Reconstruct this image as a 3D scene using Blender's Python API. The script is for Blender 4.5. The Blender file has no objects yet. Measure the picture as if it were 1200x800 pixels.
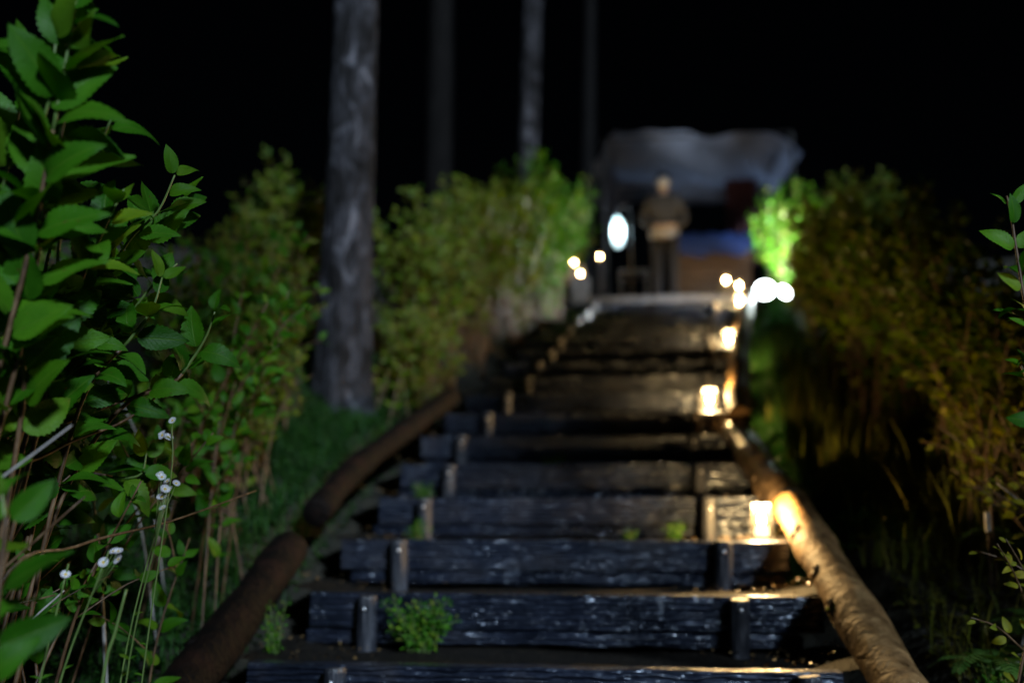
import bpy, math, random
import numpy as np
from mathutils import Vector, Matrix, Euler

random.seed(11)
RNG = np.random.default_rng(11)
R = math.radians
scene = bpy.context.scene
COL = scene.collection

# ------------------------------------------------------------------ camera
cam_d = bpy.data.cameras.new('camera')
cam = bpy.data.objects.new('camera', cam_d)
COL.objects.link(cam)
cam_d.sensor_width = 36.0
cam_d.lens = 35.0
cam_d.clip_start = 0.05
cam_d.clip_end = 500
cam.location = (0, 0, 0)
cam.rotation_euler = (R(90 + 9.855), 0, R(6.285))
cam_d.dof.use_dof = True
cam_d.dof.focus_distance = 2.5
cam_d.dof.aperture_fstop = 1.0
cam_d.dof.aperture_blades = 0
scene.camera = cam

# ------------------------------------------------------------------ night sky and the one key light
SUN_TO = Vector((0.48, -0.76, 0.42)).normalized()        # towards the light
world = bpy.data.worlds.new('World')
scene.world = world
world.use_nodes = True
nt = world.node_tree
bg = nt.nodes['Background']
sky = nt.nodes.new('ShaderNodeTexSky')
sky.sky_type = 'NISHITA'
sky.sun_disc = False
sky.sun_elevation = math.asin(SUN_TO.z)
sky.sun_rotation = math.atan2(SUN_TO.x, SUN_TO.y)
nt.links.new(sky.outputs[0], bg.inputs[0])
bg.inputs[1].default_value = 0.00008

sun_d = bpy.data.lights.new('key_light', 'SUN')  # directional stand-in for an unseen cool lamp behind the camera
sun_d.energy = 1.9
sun_d.angle = R(5)
sun_d.color = (0.68, 0.84, 1.0)
sun = bpy.data.objects.new('key_light', sun_d)
COL.objects.link(sun)
sun.rotation_euler = (-SUN_TO).to_track_quat('-Z', 'Y').to_euler()

scene.view_settings.view_transform = 'Standard'
scene.view_settings.look = 'None'
scene.view_settings.exposure = 1.0
scene.view_settings.gamma = 1.0
scene.cycles.use_denoising = True
scene.cycles.max_bounces = 6
scene.cycles.transparent_max_bounces = 12
scene.cycles.sample_clamp_indirect = 4.0
scene.cycles.caustics_reflective = False
scene.cycles.caustics_refractive = False

# ------------------------------------------------------------------ helpers
WORLD = {}

def setp(o, label=None, cat=None, group=None, kind=None):
    if label: o['label'] = label
    if cat: o['category'] = cat
    if group: o['group'] = group
    if kind: o['kind'] = kind
    return o

def empty(name, loc, label=None, cat=None, group=None, kind=None):
    o = bpy.data.objects.new(name, None)
    COL.objects.link(o)
    o.location = loc
    o.empty_display_size = 0.1
    WORLD[o] = Matrix.Translation(loc)
    return setp(o, label, cat, group, kind)

def make_mesh(name, V, F, uvs=None, smooth=True):
    m = bpy.data.meshes.new(name)
    if isinstance(V, np.ndarray): V = V.tolist()
    if isinstance(F, np.ndarray): F = F.tolist()
    m.from_pydata(V, [], F)
    if uvs is not None:
        lay = m.uv_layers.new(name='UVMap')
        li = np.zeros(len(m.loops), dtype=np.int32)
        m.loops.foreach_get('vertex_index', li)
        lay.data.foreach_set('uv', np.asarray(uvs, dtype=np.float32)[li].ravel())
    if smooth:
        m.polygons.foreach_set('use_smooth', [True] * len(m.polygons))
    m.update()
    return m

def put(name, mesh, mat=None, parent=None, M=None, local=False):
    """link a mesh as one object; world placement M, or local to its parent"""
    o = bpy.data.objects.new(name, mesh)
    COL.objects.link(o)
    if mat is not None and not mesh.materials: mesh.materials.append(mat)
    if M is not None: o.matrix_basis = M
    if parent is not None:
        o.parent = parent
        if not local: o.matrix_parent_inverse = WORLD[parent].inverted()
    WORLD[o] = (M.copy() if M is not None else Matrix.Identity(4))
    if local and parent is not None: WORLD[o] = WORLD[parent] @ WORLD[o]
    return o

def copy_tree(o, parent=None):
    c = o.copy()
    COL.objects.link(c)
    if parent is not None: c.parent = parent
    for ch in list(o.children): copy_tree(ch, c)
    return c

class MB:
    def __init__(s): s.V = []; s.F = []; s.UV = []
    def add(s, V, F, UV=None):
        k = len(s.V)
        s.V += [tuple(v) for v in V]
        s.F += [tuple(i + k for i in f) for f in F]
        s.UV += list(UV) if UV is not None else [(0, 0)] * len(V)
        return s
    def box(s, lo, hi, bev=0.0):
        x0, y0, z0 = lo; x1, y1, z1 = hi
        if bev <= 0:
            V = [(x, y, z) for z in (z0, z1) for y in (y0, y1) for x in (x0, x1)]
            return s.add(V, [(0, 2, 3, 1), (4, 5, 7, 6), (0, 1, 5, 4), (2, 6, 7, 3), (0, 4, 6, 2), (1, 3, 7, 5)])
        b = bev
        V = []
        for z, i in ((z0, b), (z0 + b, 0), (z1 - b, 0), (z1, b)):
            a = b - i if i else 0
            V += [(x0 + i + (b if not i else 0) * 0, y0 + i, z), (x1 - i, y0 + i, z), (x1 - i, y1 - i, z), (x0 + i, y1 - i, z)]
        F = [(3, 2, 1, 0), (12, 13, 14, 15)]
        for r in range(3):
            for c in range(4):
                a = r * 4 + c; d = r * 4 + (c + 1) % 4
                F.append((a, d, d + 4, a + 4))
        return s.add(V, F)
    def tube(s, pts, rad, seg=8, cap=True, jit=0.0, uvk=1.0):
        pts = [Vector(p) for p in pts]
        n = len(pts)
        if not hasattr(rad, '__len__'): rad = [rad] * n
        V = []; F = []; UV = []
        t0 = (pts[1] - pts[0]).normalized()
        up = Vector((0, 0, 1)) if abs(t0.z) < 0.9 else Vector((1, 0, 0))
        a = t0.cross(up).normalized()
        L = 0
        for i in range(n):
            t = (pts[min(i + 1, n - 1)] - pts[max(i - 1, 0)]).normalized()
            a = (a - t * a.dot(t)).normalized()
            b = t.cross(a)
            if i: L += (pts[i] - pts[i - 1]).length
            for k in range(seg):
                th = 2 * math.pi * k / seg
                r = rad[i] * (1 + (random.uniform(-jit, jit) if jit else 0))
                V.append(pts[i] + (a * math.cos(th) + b * math.sin(th)) * r)
                UV.append((k / seg, L * uvk))
        for i in range(n - 1):
            for k in range(seg):
                p = i * seg + k; q = i * seg + (k + 1) % seg
                F.append((p, q, q + seg, p + seg))
        if cap:
            F.append(tuple(range(seg - 1, -1, -1)))
            F.append(tuple(range((n - 1) * seg, n * seg)))
        return s.add(V, F, UV)
    def lathe(s, prof, seg=16, centre=(0, 0, 0)):
        cx, cy, cz = centre
        V = []; F = []
        for r, z in prof:
            for k in range(seg):
                th = 2 * math.pi * k / seg
                V.append((cx + r * math.cos(th), cy + r * math.sin(th), cz + z))
        for i in range(len(prof) - 1):
            for k in range(seg):
                p = i * seg + k; q = i * seg + (k + 1) % seg
                F.append((p, q, q + seg, p + seg))
        return s.add(V, F)
    def build(s, name, mat, parent=None, local=False, smooth=False, M=None):
        return put(name, make_mesh(name, s.V, s.F, s.UV, smooth), mat, parent, M, local)

def curve(pts, n=6):
    """Catmull-Rom through the points"""
    P = [Vector(p) for p in pts]
    if len(P) < 3:
        return [P[0].lerp(P[1], i / n) for i in range(n + 1)]
    Q = [P[0] * 2 - P[1]] + P + [P[-1] * 2 - P[-2]]
    out = []
    for i in range(1, len(Q) - 2):
        for k in range(n):
            t = k / n
            a, b, c, d = Q[i - 1], Q[i], Q[i + 1], Q[i + 2]
            out.append(0.5 * ((2 * b) + (c - a) * t + (2 * a - 5 * b + 4 * c - d) * t * t + (3 * b - a - 3 * c + d) * t ** 3))
    out.append(P[-1])
    return out

def hill(x, y):
    return (math.sin(x * 1.7 + y * 0.9) * 0.5 + math.sin(x * 3.9 - y * 2.3 + 1.3) * 0.3 + math.sin(x * 7.1 + y * 6.3) * 0.2)

# ------------------------------------------------------------------ materials
def material(name):
    m = bpy.data.materials.new(name)
    m.use_nodes = True
    n = m.node_tree
    return m, n, n.nodes['Principled BSDF'], n.nodes['Material Output']

def node(n, t, **kw):
    x = n.nodes.new(t)
    for k, v in kw.items():
        if k.startswith('i_'):
            x.inputs[k[2:]].default_value = v
        else:
            setattr(x, k, v)
    return x

def ramp(n, stops):
    r = n.nodes.new('ShaderNodeValToRGB')
    e = r.color_ramp.elements
    while len(e) < len(stops): e.new(0.5)
    for k, (p, c) in enumerate(stops):
        e[k].position = p
        e[k].color = (*c, 1) if len(c) == 3 else c
    return r

def noise_mat(name, cols, scale=(5, 5, 5), detail=6, rough=(0.5, 0.8), bump=0.5, bdist=0.01, distortion=0.0, spec=0.5, coat=0.0, bscale=None, coord='Object'):
    m, n, p, out = material(name)
    tc = node(n, 'ShaderNodeTexCoord')
    mp = node(n, 'ShaderNodeMapping'); mp.inputs['Scale'].default_value = scale
    n.links.new(tc.outputs[coord], mp.inputs[0])
    no = node(n, 'ShaderNodeTexNoise'); no.inputs['Scale'].default_value = 1.0; no.inputs['Detail'].default_value = detail
    no.inputs['Distortion'].default_value = distortion; no.inputs['Roughness'].default_value = 0.6
    n.links.new(mp.outputs[0], no.inputs['Vector'])
    k = len(cols)
    rp = ramp(n, [(0.28 + 0.44 * i / max(1, k - 1), c) for i, c in enumerate(cols)])
    n.links.new(no.outputs[0], rp.inputs[0]); n.links.new(rp.outputs[0], p.inputs['Base Color'])
    mr = node(n, 'ShaderNodeMapRange'); mr.inputs[3].default_value = rough[0]; mr.inputs[4].default_value = rough[1]
    n.links.new(no.outputs[0], mr.inputs[0]); n.links.new(mr.outputs[0], p.inputs['Roughness'])
    p.inputs['Specular IOR Level'].default_value = spec
    p.inputs['Coat Weight'].default_value = coat
    p.inputs['Coat Roughness'].default_value = 0.2
    if bump:
        src = no
        if bscale:
            mp2 = node(n, 'ShaderNodeMapping'); mp2.inputs['Scale'].default_value = bscale
            n.links.new(tc.outputs[coord], mp2.inputs[0])
            src = node(n, 'ShaderNodeTexNoise'); src.inputs['Scale'].default_value = 1.0; src.inputs['Detail'].default_value = 4
            src.inputs['Distortion'].default_value = distortion
            n.links.new(mp2.outputs[0], src.inputs['Vector'])
        b = node(n, 'ShaderNodeBump'); b.inputs['Strength'].default_value = bump; b.inputs['Distance'].default_value = bdist
        n.links.new(src.outputs[0], b.inputs['Height']); n.links.new(b.outputs[0], p.inputs['Normal'])
    return m

def leaf_mat(name, cols, rnd='object', rough=0.45, trans=0.28, veins=True):
    m, n, p, out = material(name)
    if rnd == 'object':
        src = node(n, 'ShaderNodeObjectInfo').outputs['Random']
    else:
        src = node(n, 'ShaderNodeNewGeometry').outputs['Random Per Island']
    k = len(cols)
    rp = ramp(n, [(i / max(1, k - 1), c) for i, c in enumerate(cols)])
    n.links.new(src, rp.inputs[0])
    col = rp.outputs[0]
    p.inputs['Roughness'].default_value = rough
    p.inputs['Specular IOR Level'].default_value = 0.2
    if veins:
        uv = node(n, 'ShaderNodeUVMap')
        sx = node(n, 'ShaderNodeSeparateXYZ'); n.links.new(uv.outputs[0], sx.inputs[0])
        def mth(op, a, b=None, c=None):
            x = node(n, 'ShaderNodeMath', operation=op)
            for i, v in enumerate((a, b, c)):
                if v is None: continue
                if isinstance(v, (int, float)): x.inputs[i].default_value = v
                else: n.links.new(v, x.inputs[i])
            return x.outputs[0]
        au = mth('ABSOLUTE', mth('SUBTRACT', sx.outputs[0], 0.5))
        lat = mth('SUBTRACT', mth('MULTIPLY', sx.outputs[1], 9.0), mth('MULTIPLY', au, 5.5))
        tri = mth('ABSOLUTE', mth('SUBTRACT', mth('FRACT', lat), 0.5))          # 0.5 .. 0 .. 0.5
        line = mth('SMOOTH_MIN', mth('MULTIPLY', tri, 2.0), 0.28, 0.1)
        mid = mth('SMOOTH_MIN', mth('MULTIPLY', au, 8.0), 0.3, 0.1)
        h = mth('ADD', mth('MULTIPLY', line, 0.6), mid)
        no = node(n, 'ShaderNodeTexNoise'); no.inputs['Scale'].default_value = 22; no.inputs['Detail'].default_value = 4
        n.links.new(uv.outputs[0], no.inputs['Vector'])
        h2 = mth('ADD', h, mth('MULTIPLY', no.outputs[0], 0.45))
        b = node(n, 'ShaderNodeBump'); b.inputs['Strength'].default_value = 0.55; b.inputs['Distance'].default_value = 0.004
        n.links.new(h2, b.inputs['Height']); n.links.new(b.outputs[0], p.inputs['Normal'])
        mx = node(n, 'ShaderNodeMix', data_type='RGBA', blend_type='MIX')
        vr = node(n, 'ShaderNodeMapRange'); vr.inputs[1].default_value = 0.0; vr.inputs[2].default_value = 0.3; vr.inputs[3].default_value = 0.6; vr.inputs[4].default_value = 0.0
        n.links.new(mid, vr.inputs[0]); n.links.new(vr.outputs[0], mx.inputs[0])
        n.links.new(col, mx.inputs[6]); mx.inputs[7].default_value = (0.09, 0.2, 0.02, 1)
        bl = node(n, 'ShaderNodeTexNoise'); bl.inputs['Scale'].default_value = 3.0; bl.inputs['Detail'].default_value = 3
        n.links.new(uv.outputs[0], bl.inputs['Vector'])
        mx2 = node(n, 'ShaderNodeMix', data_type='RGBA', blend_type='MULTIPLY'); mx2.inputs[0].default_value = 0.7
        r2 = ramp(n, [(0.3, (0.65, 0.75, 0.5)), (0.7, (1.1, 1.05, 1.0))]); n.links.new(bl.outputs[0], r2.inputs[0])
        n.links.new(mx.outputs[2], mx2.inputs[6]); n.links.new(r2.outputs[0], mx2.inputs[7])
        sp = node(n, 'ShaderNodeTexNoise'); sp.inputs['Scale'].default_value = 7.0; sp.inputs['Detail'].default_value = 5
        oi = node(n, 'ShaderNodeObjectInfo'); vm = node(n, 'ShaderNodeVectorMath', operation='ADD')
        n.links.new(uv.outputs[0], vm.inputs[0]); sc = node(n, 'ShaderNodeMath', operation='MULTIPLY'); sc.inputs[1].default_value = 50
        n.links.new(src, sc.inputs[0]); n.links.new(sc.outputs[0], vm.inputs[1]); n.links.new(vm.outputs[0], sp.inputs['Vector'])
        sr = node(n, 'ShaderNodeMapRange'); sr.inputs[1].default_value = .66; sr.inputs[2].default_value = .74; sr.inputs[4].default_value = .8
        n.links.new(sp.outputs[0], sr.inputs[0])
        mx3 = node(n, 'ShaderNodeMix', data_type='RGBA', blend_type='MIX'); mx3.inputs[7].default_value = (.07, .045, .012, 1)
        n.links.new(sr.outputs[0], mx3.inputs[0]); n.links.new(mx2.outputs[2], mx3.inputs[6])
        col = mx3.outputs[2]
    n.links.new(col, p.inputs['Base Color'])
    tr = node(n, 'ShaderNodeBsdfTranslucent')
    hs = node(n, 'ShaderNodeHueSaturation'); hs.inputs['Value'].default_value = 1.5; hs.inputs['Saturation'].default_value = 1.1
    n.links.new(col, hs.inputs['Color']); n.links.new(hs.outputs[0], tr.inputs[0])
    ms = node(n, 'ShaderNodeMixShader'); ms.inputs[0].default_value = trans
    n.links.new(p.outputs[0], ms.inputs[1]); n.links.new(tr.outputs[0], ms.inputs[2]); n.links.new(ms.outputs[0], out.inputs[0])
    return m

def plain(name, col, rough=0.5, metal=0.0, spec=0.5):
    return noise_mat(name, [tuple(c * 0.8 for c in col), tuple(min(1, c * 1.15) for c in col)], (9, 9, 9), 4, (max(0.05, rough - 0.12), min(1, rough + 0.12)), 0.15, 0.004, spec=spec) if not metal else metal_mat(name, col, rough)

def metal_mat(name, col, rough):
    m, n, p, out = material(name)
    p.inputs['Base Color'].default_value = (*col, 1); p.inputs['Metallic'].default_value = 1; p.inputs['Roughness'].default_value = rough
    return m

def emit_mat(name, col, s):
    m, n, p, out = material(name)
    n.nodes.remove(p)
    e = node(n, 'ShaderNodeEmission'); e.inputs[0].default_value = (*col, 1); e.inputs[1].default_value = s
    n.links.new(e.outputs[0], out.inputs[0])
    return m

def frosted(name, col, clear, trans):
    m, n, p, out = material(name)
    p.inputs['Base Color'].default_value = (*col, 1); p.inputs['Roughness'].default_value = 0.15
    tp = node(n, 'ShaderNodeBsdfTransparent')
    tl = node(n, 'ShaderNodeBsdfTranslucent'); tl.inputs[0].default_value = (*col, 1)
    a = node(n, 'ShaderNodeMixShader'); a.inputs[0].default_value = trans
    b = node(n, 'ShaderNodeMixShader'); b.inputs[0].default_value = clear
    n.links.new(p.outputs[0], a.inputs[1]); n.links.new(tl.outputs[0], a.inputs[2])
    n.links.new(a.outputs[0], b.inputs[1]); n.links.new(tp.outputs[0], b.inputs[2]); n.links.new(b.outputs[0], out.inputs[0])
    return m

def sleeper_mat():
    """wet imitation-timber plank: dark, glossy, with wavy ridges running along it"""
    m, n, p, out = material('wet_timber')
    tc = node(n, 'ShaderNodeTexCoord')
    oi = node(n, 'ShaderNodeObjectInfo')
    ad = node(n, 'ShaderNodeVectorMath', operation='MULTIPLY_ADD')
    ad.inputs[1].default_value = (1, 1, 1)
    cm = node(n, 'ShaderNodeCombineXYZ')
    mu = node(n, 'ShaderNodeMath', operation='MULTIPLY'); mu.inputs[1].default_value = 37.0
    n.links.new(oi.outputs['Random'], mu.inputs[0]); n.links.new(mu.outputs[0], cm.inputs[0]); n.links.new(mu.outputs[0], cm.inputs[2])
    n.links.new(tc.outputs['Object'], ad.inputs[0]); n.links.new(cm.outputs[0], ad.inputs[2])
    mp = node(n, 'ShaderNodeMapping'); mp.inputs['Scale'].default_value = (.16, 1, 1); mp.inputs['Rotation'].default_value = (0, R(3), 0)
    n.links.new(ad.outputs[0], mp.inputs[0])
    wv = node(n, 'ShaderNodeTexWave'); wv.wave_type = 'BANDS'; wv.bands_direction = 'Z'
    wv.inputs['Scale'].default_value = 16; wv.inputs['Distortion'].default_value = 6.5; wv.inputs['Detail'].default_value = 3; wv.inputs['Detail Scale'].default_value = 2.2; wv.inputs['Detail Roughness'].default_value = .55
    n.links.new(mp.outputs[0], wv.inputs['Vector'])
    mp3 = node(n, 'ShaderNodeMapping'); mp3.inputs['Scale'].default_value = (14, 60, 60)
    n.links.new(ad.outputs[0], mp3.inputs[0])
    n3 = node(n, 'ShaderNodeTexNoise'); n3.inputs['Scale'].default_value = 1; n3.inputs['Detail'].default_value = 3
    n.links.new(mp3.outputs[0], n3.inputs['Vector'])
    no = node(n, 'ShaderNodeMath', operation='MULTIPLY_ADD'); no.inputs[1].default_value = .5
    n.links.new(n3.outputs[0], no.inputs[0]); n.links.new(wv.outputs['Fac'], no.inputs[2])
    big = node(n, 'ShaderNodeTexNoise'); big.inputs['Scale'].default_value = 4; big.inputs['Detail'].default_value = 5
    n.links.new(ad.outputs[0], big.inputs['Vector'])
    rp = ramp(n, [(0.3, (0.004, 0.006, 0.013)), (0.55, (0.011, 0.014, 0.027)), (0.8, (0.04, 0.036, 0.04))])  # bluish tones carry the blue light mirrored by the wet faces
    pv = node(n, 'ShaderNodeMapRange'); pv.inputs[3].default_value = -.14; pv.inputs[4].default_value = .14
    n.links.new(oi.outputs['Random'], pv.inputs[0])
    ba = node(n, 'ShaderNodeMath', operation='ADD'); n.links.new(big.outputs[0], ba.inputs[0]); n.links.new(pv.outputs[0], ba.inputs[1])
    n.links.new(ba.outputs[0], rp.inputs[0]); n.links.new(rp.outputs[0], p.inputs['Base Color'])
    mr = node(n, 'ShaderNodeMapRange'); mr.inputs[1].default_value = 0.3; mr.inputs[2].default_value = 0.7; mr.inputs[3].default_value = 0.24; mr.inputs[4].default_value = 0.42
    n.links.new(ba.outputs[0], mr.inputs[0]); n.links.new(mr.outputs[0], p.inputs['Roughness'])
    b = node(n, 'ShaderNodeBump'); b.inputs['Strength'].default_value = 1.0; b.inputs['Distance'].default_value = 0.011
    n.links.new(no.outputs[0], b.inputs['Height']); n.links.new(b.outputs[0], p.inputs['Normal'])
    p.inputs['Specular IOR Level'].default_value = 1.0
    p.inputs['Specular Tint'].default_value = (.5, .68, 1.0, 1)  # blue of the reflected light is put into the highlight tint
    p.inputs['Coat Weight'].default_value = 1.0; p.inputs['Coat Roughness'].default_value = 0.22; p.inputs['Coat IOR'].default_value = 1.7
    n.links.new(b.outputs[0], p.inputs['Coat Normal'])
    return m

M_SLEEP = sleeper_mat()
M_STAKE = noise_mat('wet_stake_wood', [(0.008, 0.009, 0.014), (0.025, 0.028, 0.038), (0.075, 0.078, 0.095)], (60, 60, 8), 5, (0.25, 0.5), 1.0, 0.008, 0.4)
M_SOIL = noise_mat('wet_soil', [(0.003, 0.0025, 0.002), (0.008, 0.006, 0.004), (0.022, 0.016, 0.01)], (26, 26, 26), 8, (0.6, 0.95), 0.9, 0.02, spec=.2, bscale=(60, 60, 60))
M_GROUND = noise_mat('forest_floor', [(0.004, 0.004, 0.003), (0.014, 0.013, 0.007), (0.03, 0.026, 0.014)], (8, 8, 8), 9, (0.7, 1.0), 0.8, 0.04, bscale=(30, 30, 30))
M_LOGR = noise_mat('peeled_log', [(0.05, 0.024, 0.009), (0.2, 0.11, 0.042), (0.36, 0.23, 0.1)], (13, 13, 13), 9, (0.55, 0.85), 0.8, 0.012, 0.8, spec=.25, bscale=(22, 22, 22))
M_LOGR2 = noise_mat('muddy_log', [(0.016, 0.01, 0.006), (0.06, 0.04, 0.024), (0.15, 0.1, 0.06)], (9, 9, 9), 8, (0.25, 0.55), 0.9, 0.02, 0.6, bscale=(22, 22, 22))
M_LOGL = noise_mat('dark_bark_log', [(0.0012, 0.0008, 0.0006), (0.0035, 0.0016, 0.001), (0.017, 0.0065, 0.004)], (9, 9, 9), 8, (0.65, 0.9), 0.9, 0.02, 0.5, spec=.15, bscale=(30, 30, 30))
M_BARK = noise_mat('cedar_bark', [(0.004, 0.004, 0.004), (0.013, 0.0125, 0.0135), (0.042, 0.042, 0.05), (0.19, 0.19, 0.22)], (8, 8, 4), 8, (0.7, 0.95), 1.0, 0.07, 0.9, spec=.15, bscale=(20, 20, 4))
M_BARK_SHADED = noise_mat('shaded_cedar_bark', [(0.002, 0.002, 0.002), (0.006, 0.0055, 0.0055), (0.013, 0.012, 0.012)], (22, 22, 2.6), 8, (0.7, 0.95), 1.0, 0.05, 0.7, spec=.08)  # darker bark copy: the lack of light on these trunks is in the colour
M_STEMB = noise_mat('brown_twig', [(0.025, 0.013, 0.006), (0.085, 0.045, 0.02), (0.2, 0.125, 0.065)], (40, 40, 14), 4, (0.4, 0.7), 0.5, 0.003)
M_STEMP = noise_mat('bleached_twig', [(0.2, 0.19, 0.18), (0.42, 0.4, 0.38)], (40, 40, 14), 4, (0.4, 0.7), 0.5, 0.003)
M_STEMG = noise_mat('green_shoot', [(0.07, 0.13, 0.03), (0.14, 0.22, 0.06)], (30, 30, 30), 3, (0.35, 0.5), 0.1, 0.002)
LEAFC = [(0.016, 0.085, 0.003), (0.034, 0.14, 0.006), (0.026, 0.115, 0.005), (0.065, 0.195, 0.008), (0.038, 0.15, 0.01), (0.12, 0.22, 0.01)]
M_LEAF = leaf_mat('hydrangea_leaf', LEAFC)
M_HEDGE = leaf_mat('hedge_leaf', LEAFC + [(0.13, 0.15, 0.03)], 'island')
M_HEDGEY = leaf_mat('warm_lit_hedge_leaf', [(0.035, 0.09, 0.006), (0.08, 0.135, 0.007), (0.13, 0.155, 0.01), (0.06, 0.12, 0.008), (0.14, 0.13, 0.012)], 'island')  # warm lantern light is put into the olive and yellow leaf tones
M_LEAFY = leaf_mat('yellow_lit_leaf', [(0.08, 0.12, 0.01), (0.18, 0.19, 0.015), (0.12, 0.15, 0.012), (0.26, 0.22, 0.02)])  # leaf copy with the yellow lantern light put into its colour
M_GRASS = leaf_mat('grass_blade', [(0.01, 0.045, 0.008), (0.025, 0.095, 0.013), (0.05, 0.12, 0.02), (0.02, 0.085, 0.028)], 'island', 0.45, 0.25, False)
M_GRASSY = leaf_mat('yellow_lit_grass_blade', [(0.08, 0.11, 0.01), (0.15, 0.17, 0.015), (0.2, 0.17, 0.03), (0.1, 0.14, 0.015)], 'island', 0.5, 0.25, False)  # yellow of the lantern light is put into the blade colour
M_FERN = leaf_mat('fern_frond', [(0.05, 0.12, 0.02), (0.08, 0.15, 0.03)], 'island', 0.45, 0.3, False)
M_NEEDLE = leaf_mat('cedar_foliage', [(0.012, 0.03, 0.01), (0.025, 0.05, 0.015), (0.02, 0.045, 0.012)], 'island', 0.6, 0.15, False)
M_LITTER = leaf_mat('leaf_litter', [(0.05, 0.03, 0.015), (0.12, 0.075, 0.03), (0.2, 0.13, 0.06), (0.03, 0.022, 0.015)], 'island', 0.4, 0.1, False)
M_PETAL = plain('white_petal', (0.75, 0.74, 0.82), 0.6)
M_DISC = plain('yellow_disc', (0.6, 0.42, 0.06), 0.7)
M_BOLT = metal_mat('bright_steel', (0.85, 0.86, 0.9), 0.3)
M_STONE = noise_mat('pale_granite', [(0.1, 0.105, 0.12), (0.17, 0.175, 0.2), (0.25, 0.26, 0.29)], (12, 12, 12), 8, (0.35, 0.6), 0.5, 0.01, bscale=(50, 50, 50))
M_DSTONE = noise_mat('dark_wet_stone', [(0.015, 0.015, 0.016), (0.04, 0.04, 0.043), (0.07, 0.07, 0.075)], (12, 12, 12), 8, (0.5, 0.8), 0.6, 0.01)
M_WAX = plain('candle_wax', (0.75, 0.68, 0.52), 0.5)
M_FLAME = emit_mat('candle_flame', (1.0, 0.62, 0.25), 160)
M_GLASS = frosted('lantern_glass', (0.95, 0.9, 0.82), 0.985, 0.4)
M_GLASSR = frosted('lantern_glass_rim', (0.85, 0.85, 0.85), 0.96, 0.3)
M_GLOW = emit_mat('glowing_wax', (1.0, .66, .3), 2.2)  # wax lit by its flame, the glow put in as emission
M_BLACK = plain('black_plastic', (0.02, 0.02, 0.022), 0.45)
M_DARKM = metal_mat('dark_steel', (0.18, 0.18, 0.19), 0.5)
M_LED = emit_mat('led_panel', (0.86, 0.95, 1.0), 22)
M_BULB = emit_mat('lamp_bulb', (0.82, 0.92, 1.0), 3)
M_SHADE = frosted('lamp_shade', (0.62, 0.86, 0.88), 0.25, 0.7)
M_TARP = leaf_mat('vinyl_sheet', [(0.2, 0.24, 0.34), (0.2, 0.24, 0.34)], 'object', 0.32, 0.3, False)
M_BLUE = plain('blue_cloth', (0.012, 0.04, 0.2), 0.6)
M_WOOD = noise_mat('counter_wood', [(0.05, 0.028, 0.014), (0.12, 0.07, 0.035)], (3, 40, 30), 6, (0.4, 0.7), 0.4, 0.005)
M_RED = plain('dull_red_cloth', (0.045, 0.01, 0.012), 0.8)
M_GREYW = plain('weathered_board', (0.05, 0.05, 0.055), 0.7)
M_JACKET = noise_mat('taupe_jacket', [(0.06, 0.058, 0.06), (0.1, 0.098, 0.1)], (14, 14, 14), 5, (0.6, 0.9), 0.6, 0.02)
M_SHIRT = plain('pale_shirt', (0.55, 0.57, 0.66), 0.7)
M_TROUS = plain('dark_trousers', (0.012, 0.012, 0.016), 0.8)
M_SKIN = plain('skin', (0.6, 0.46, 0.4), 0.5)
M_MASK = plain('pale_face_covering', (0.76, 0.8, 0.9), 0.7)
M_HAIR = plain('black_hair', (0.01, 0.009, 0.009), 0.45)
M_MARK = plain('white_plastic_marker', (0.8, 0.74, 0.66), 0.5)

# ------------------------------------------------------------------ lie of the land
Y0, TR, Z0, RI, NSTEP = 3.39, 0.527, -0.496, 0.193, 16
Y_TOP = Y0 + TR * NSTEP
Z_TOP = Z0 + RI * NSTEP
XO_Y = [3.0, 5.5, 6.55, 7.08, 7.6, 8.66, 9.7, 10.8, 11.9, 40]
XO_X = [-0.02, -0.02, 0.03, 0.11, 0.2, 0.32, 0.43, 0.58, 0.72, 0.72]
XC = -0.25
def xoff(y): return float(np.interp(y, XO_Y, XO_X))
def zr(y):
    """level of the stair line"""
    z = Z0 + RI * (y - Y0) / TR
    if y < -3: z = Z0 + RI * (-3 - Y0) / TR + (y + 3) * 0.1
    if y > Y_TOP: z = Z_TOP - 0.03
    if y > 19: z += (y - 19) * 0.22
    return z
def smooth01(t):
    t = min(1, max(0, t)); return t * t * (3 - 2 * t)
def ground(x, y):
    u = x - XC - xoff(y)
    z = zr(y)
    flat = smooth01((y - 11.2) / 1.0) * (1 - smooth01((y - 18) / 3))
    if u < 0:
        a = -u
        bank = 0.0 + 0.43 * smooth01((a - 1.2) / 1.5) + 0.1 * max(0, a - 2.7)
        bump = 0.05 * hill(x, y)
    else:
        a = u
        bank = -0.08 + 0.34 * smooth01((a - 1.5) / 1.8) + 0.1 * max(0, a - 3.3)
        bump = 0.05 * hill(x + 5, y)
    side = smooth01((a - 1.1) / 0.25)
    low = -0.3
    if flat > 0:
        side_f = smooth01((a - 2.6) / 1.2)
        s = side * (1 - flat) + side_f * flat
    else:
        s = side
    base = low * (1 - flat) + (-0.12) * flat
    return z + base * (1 - s) + (bank + bump) * s

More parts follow.
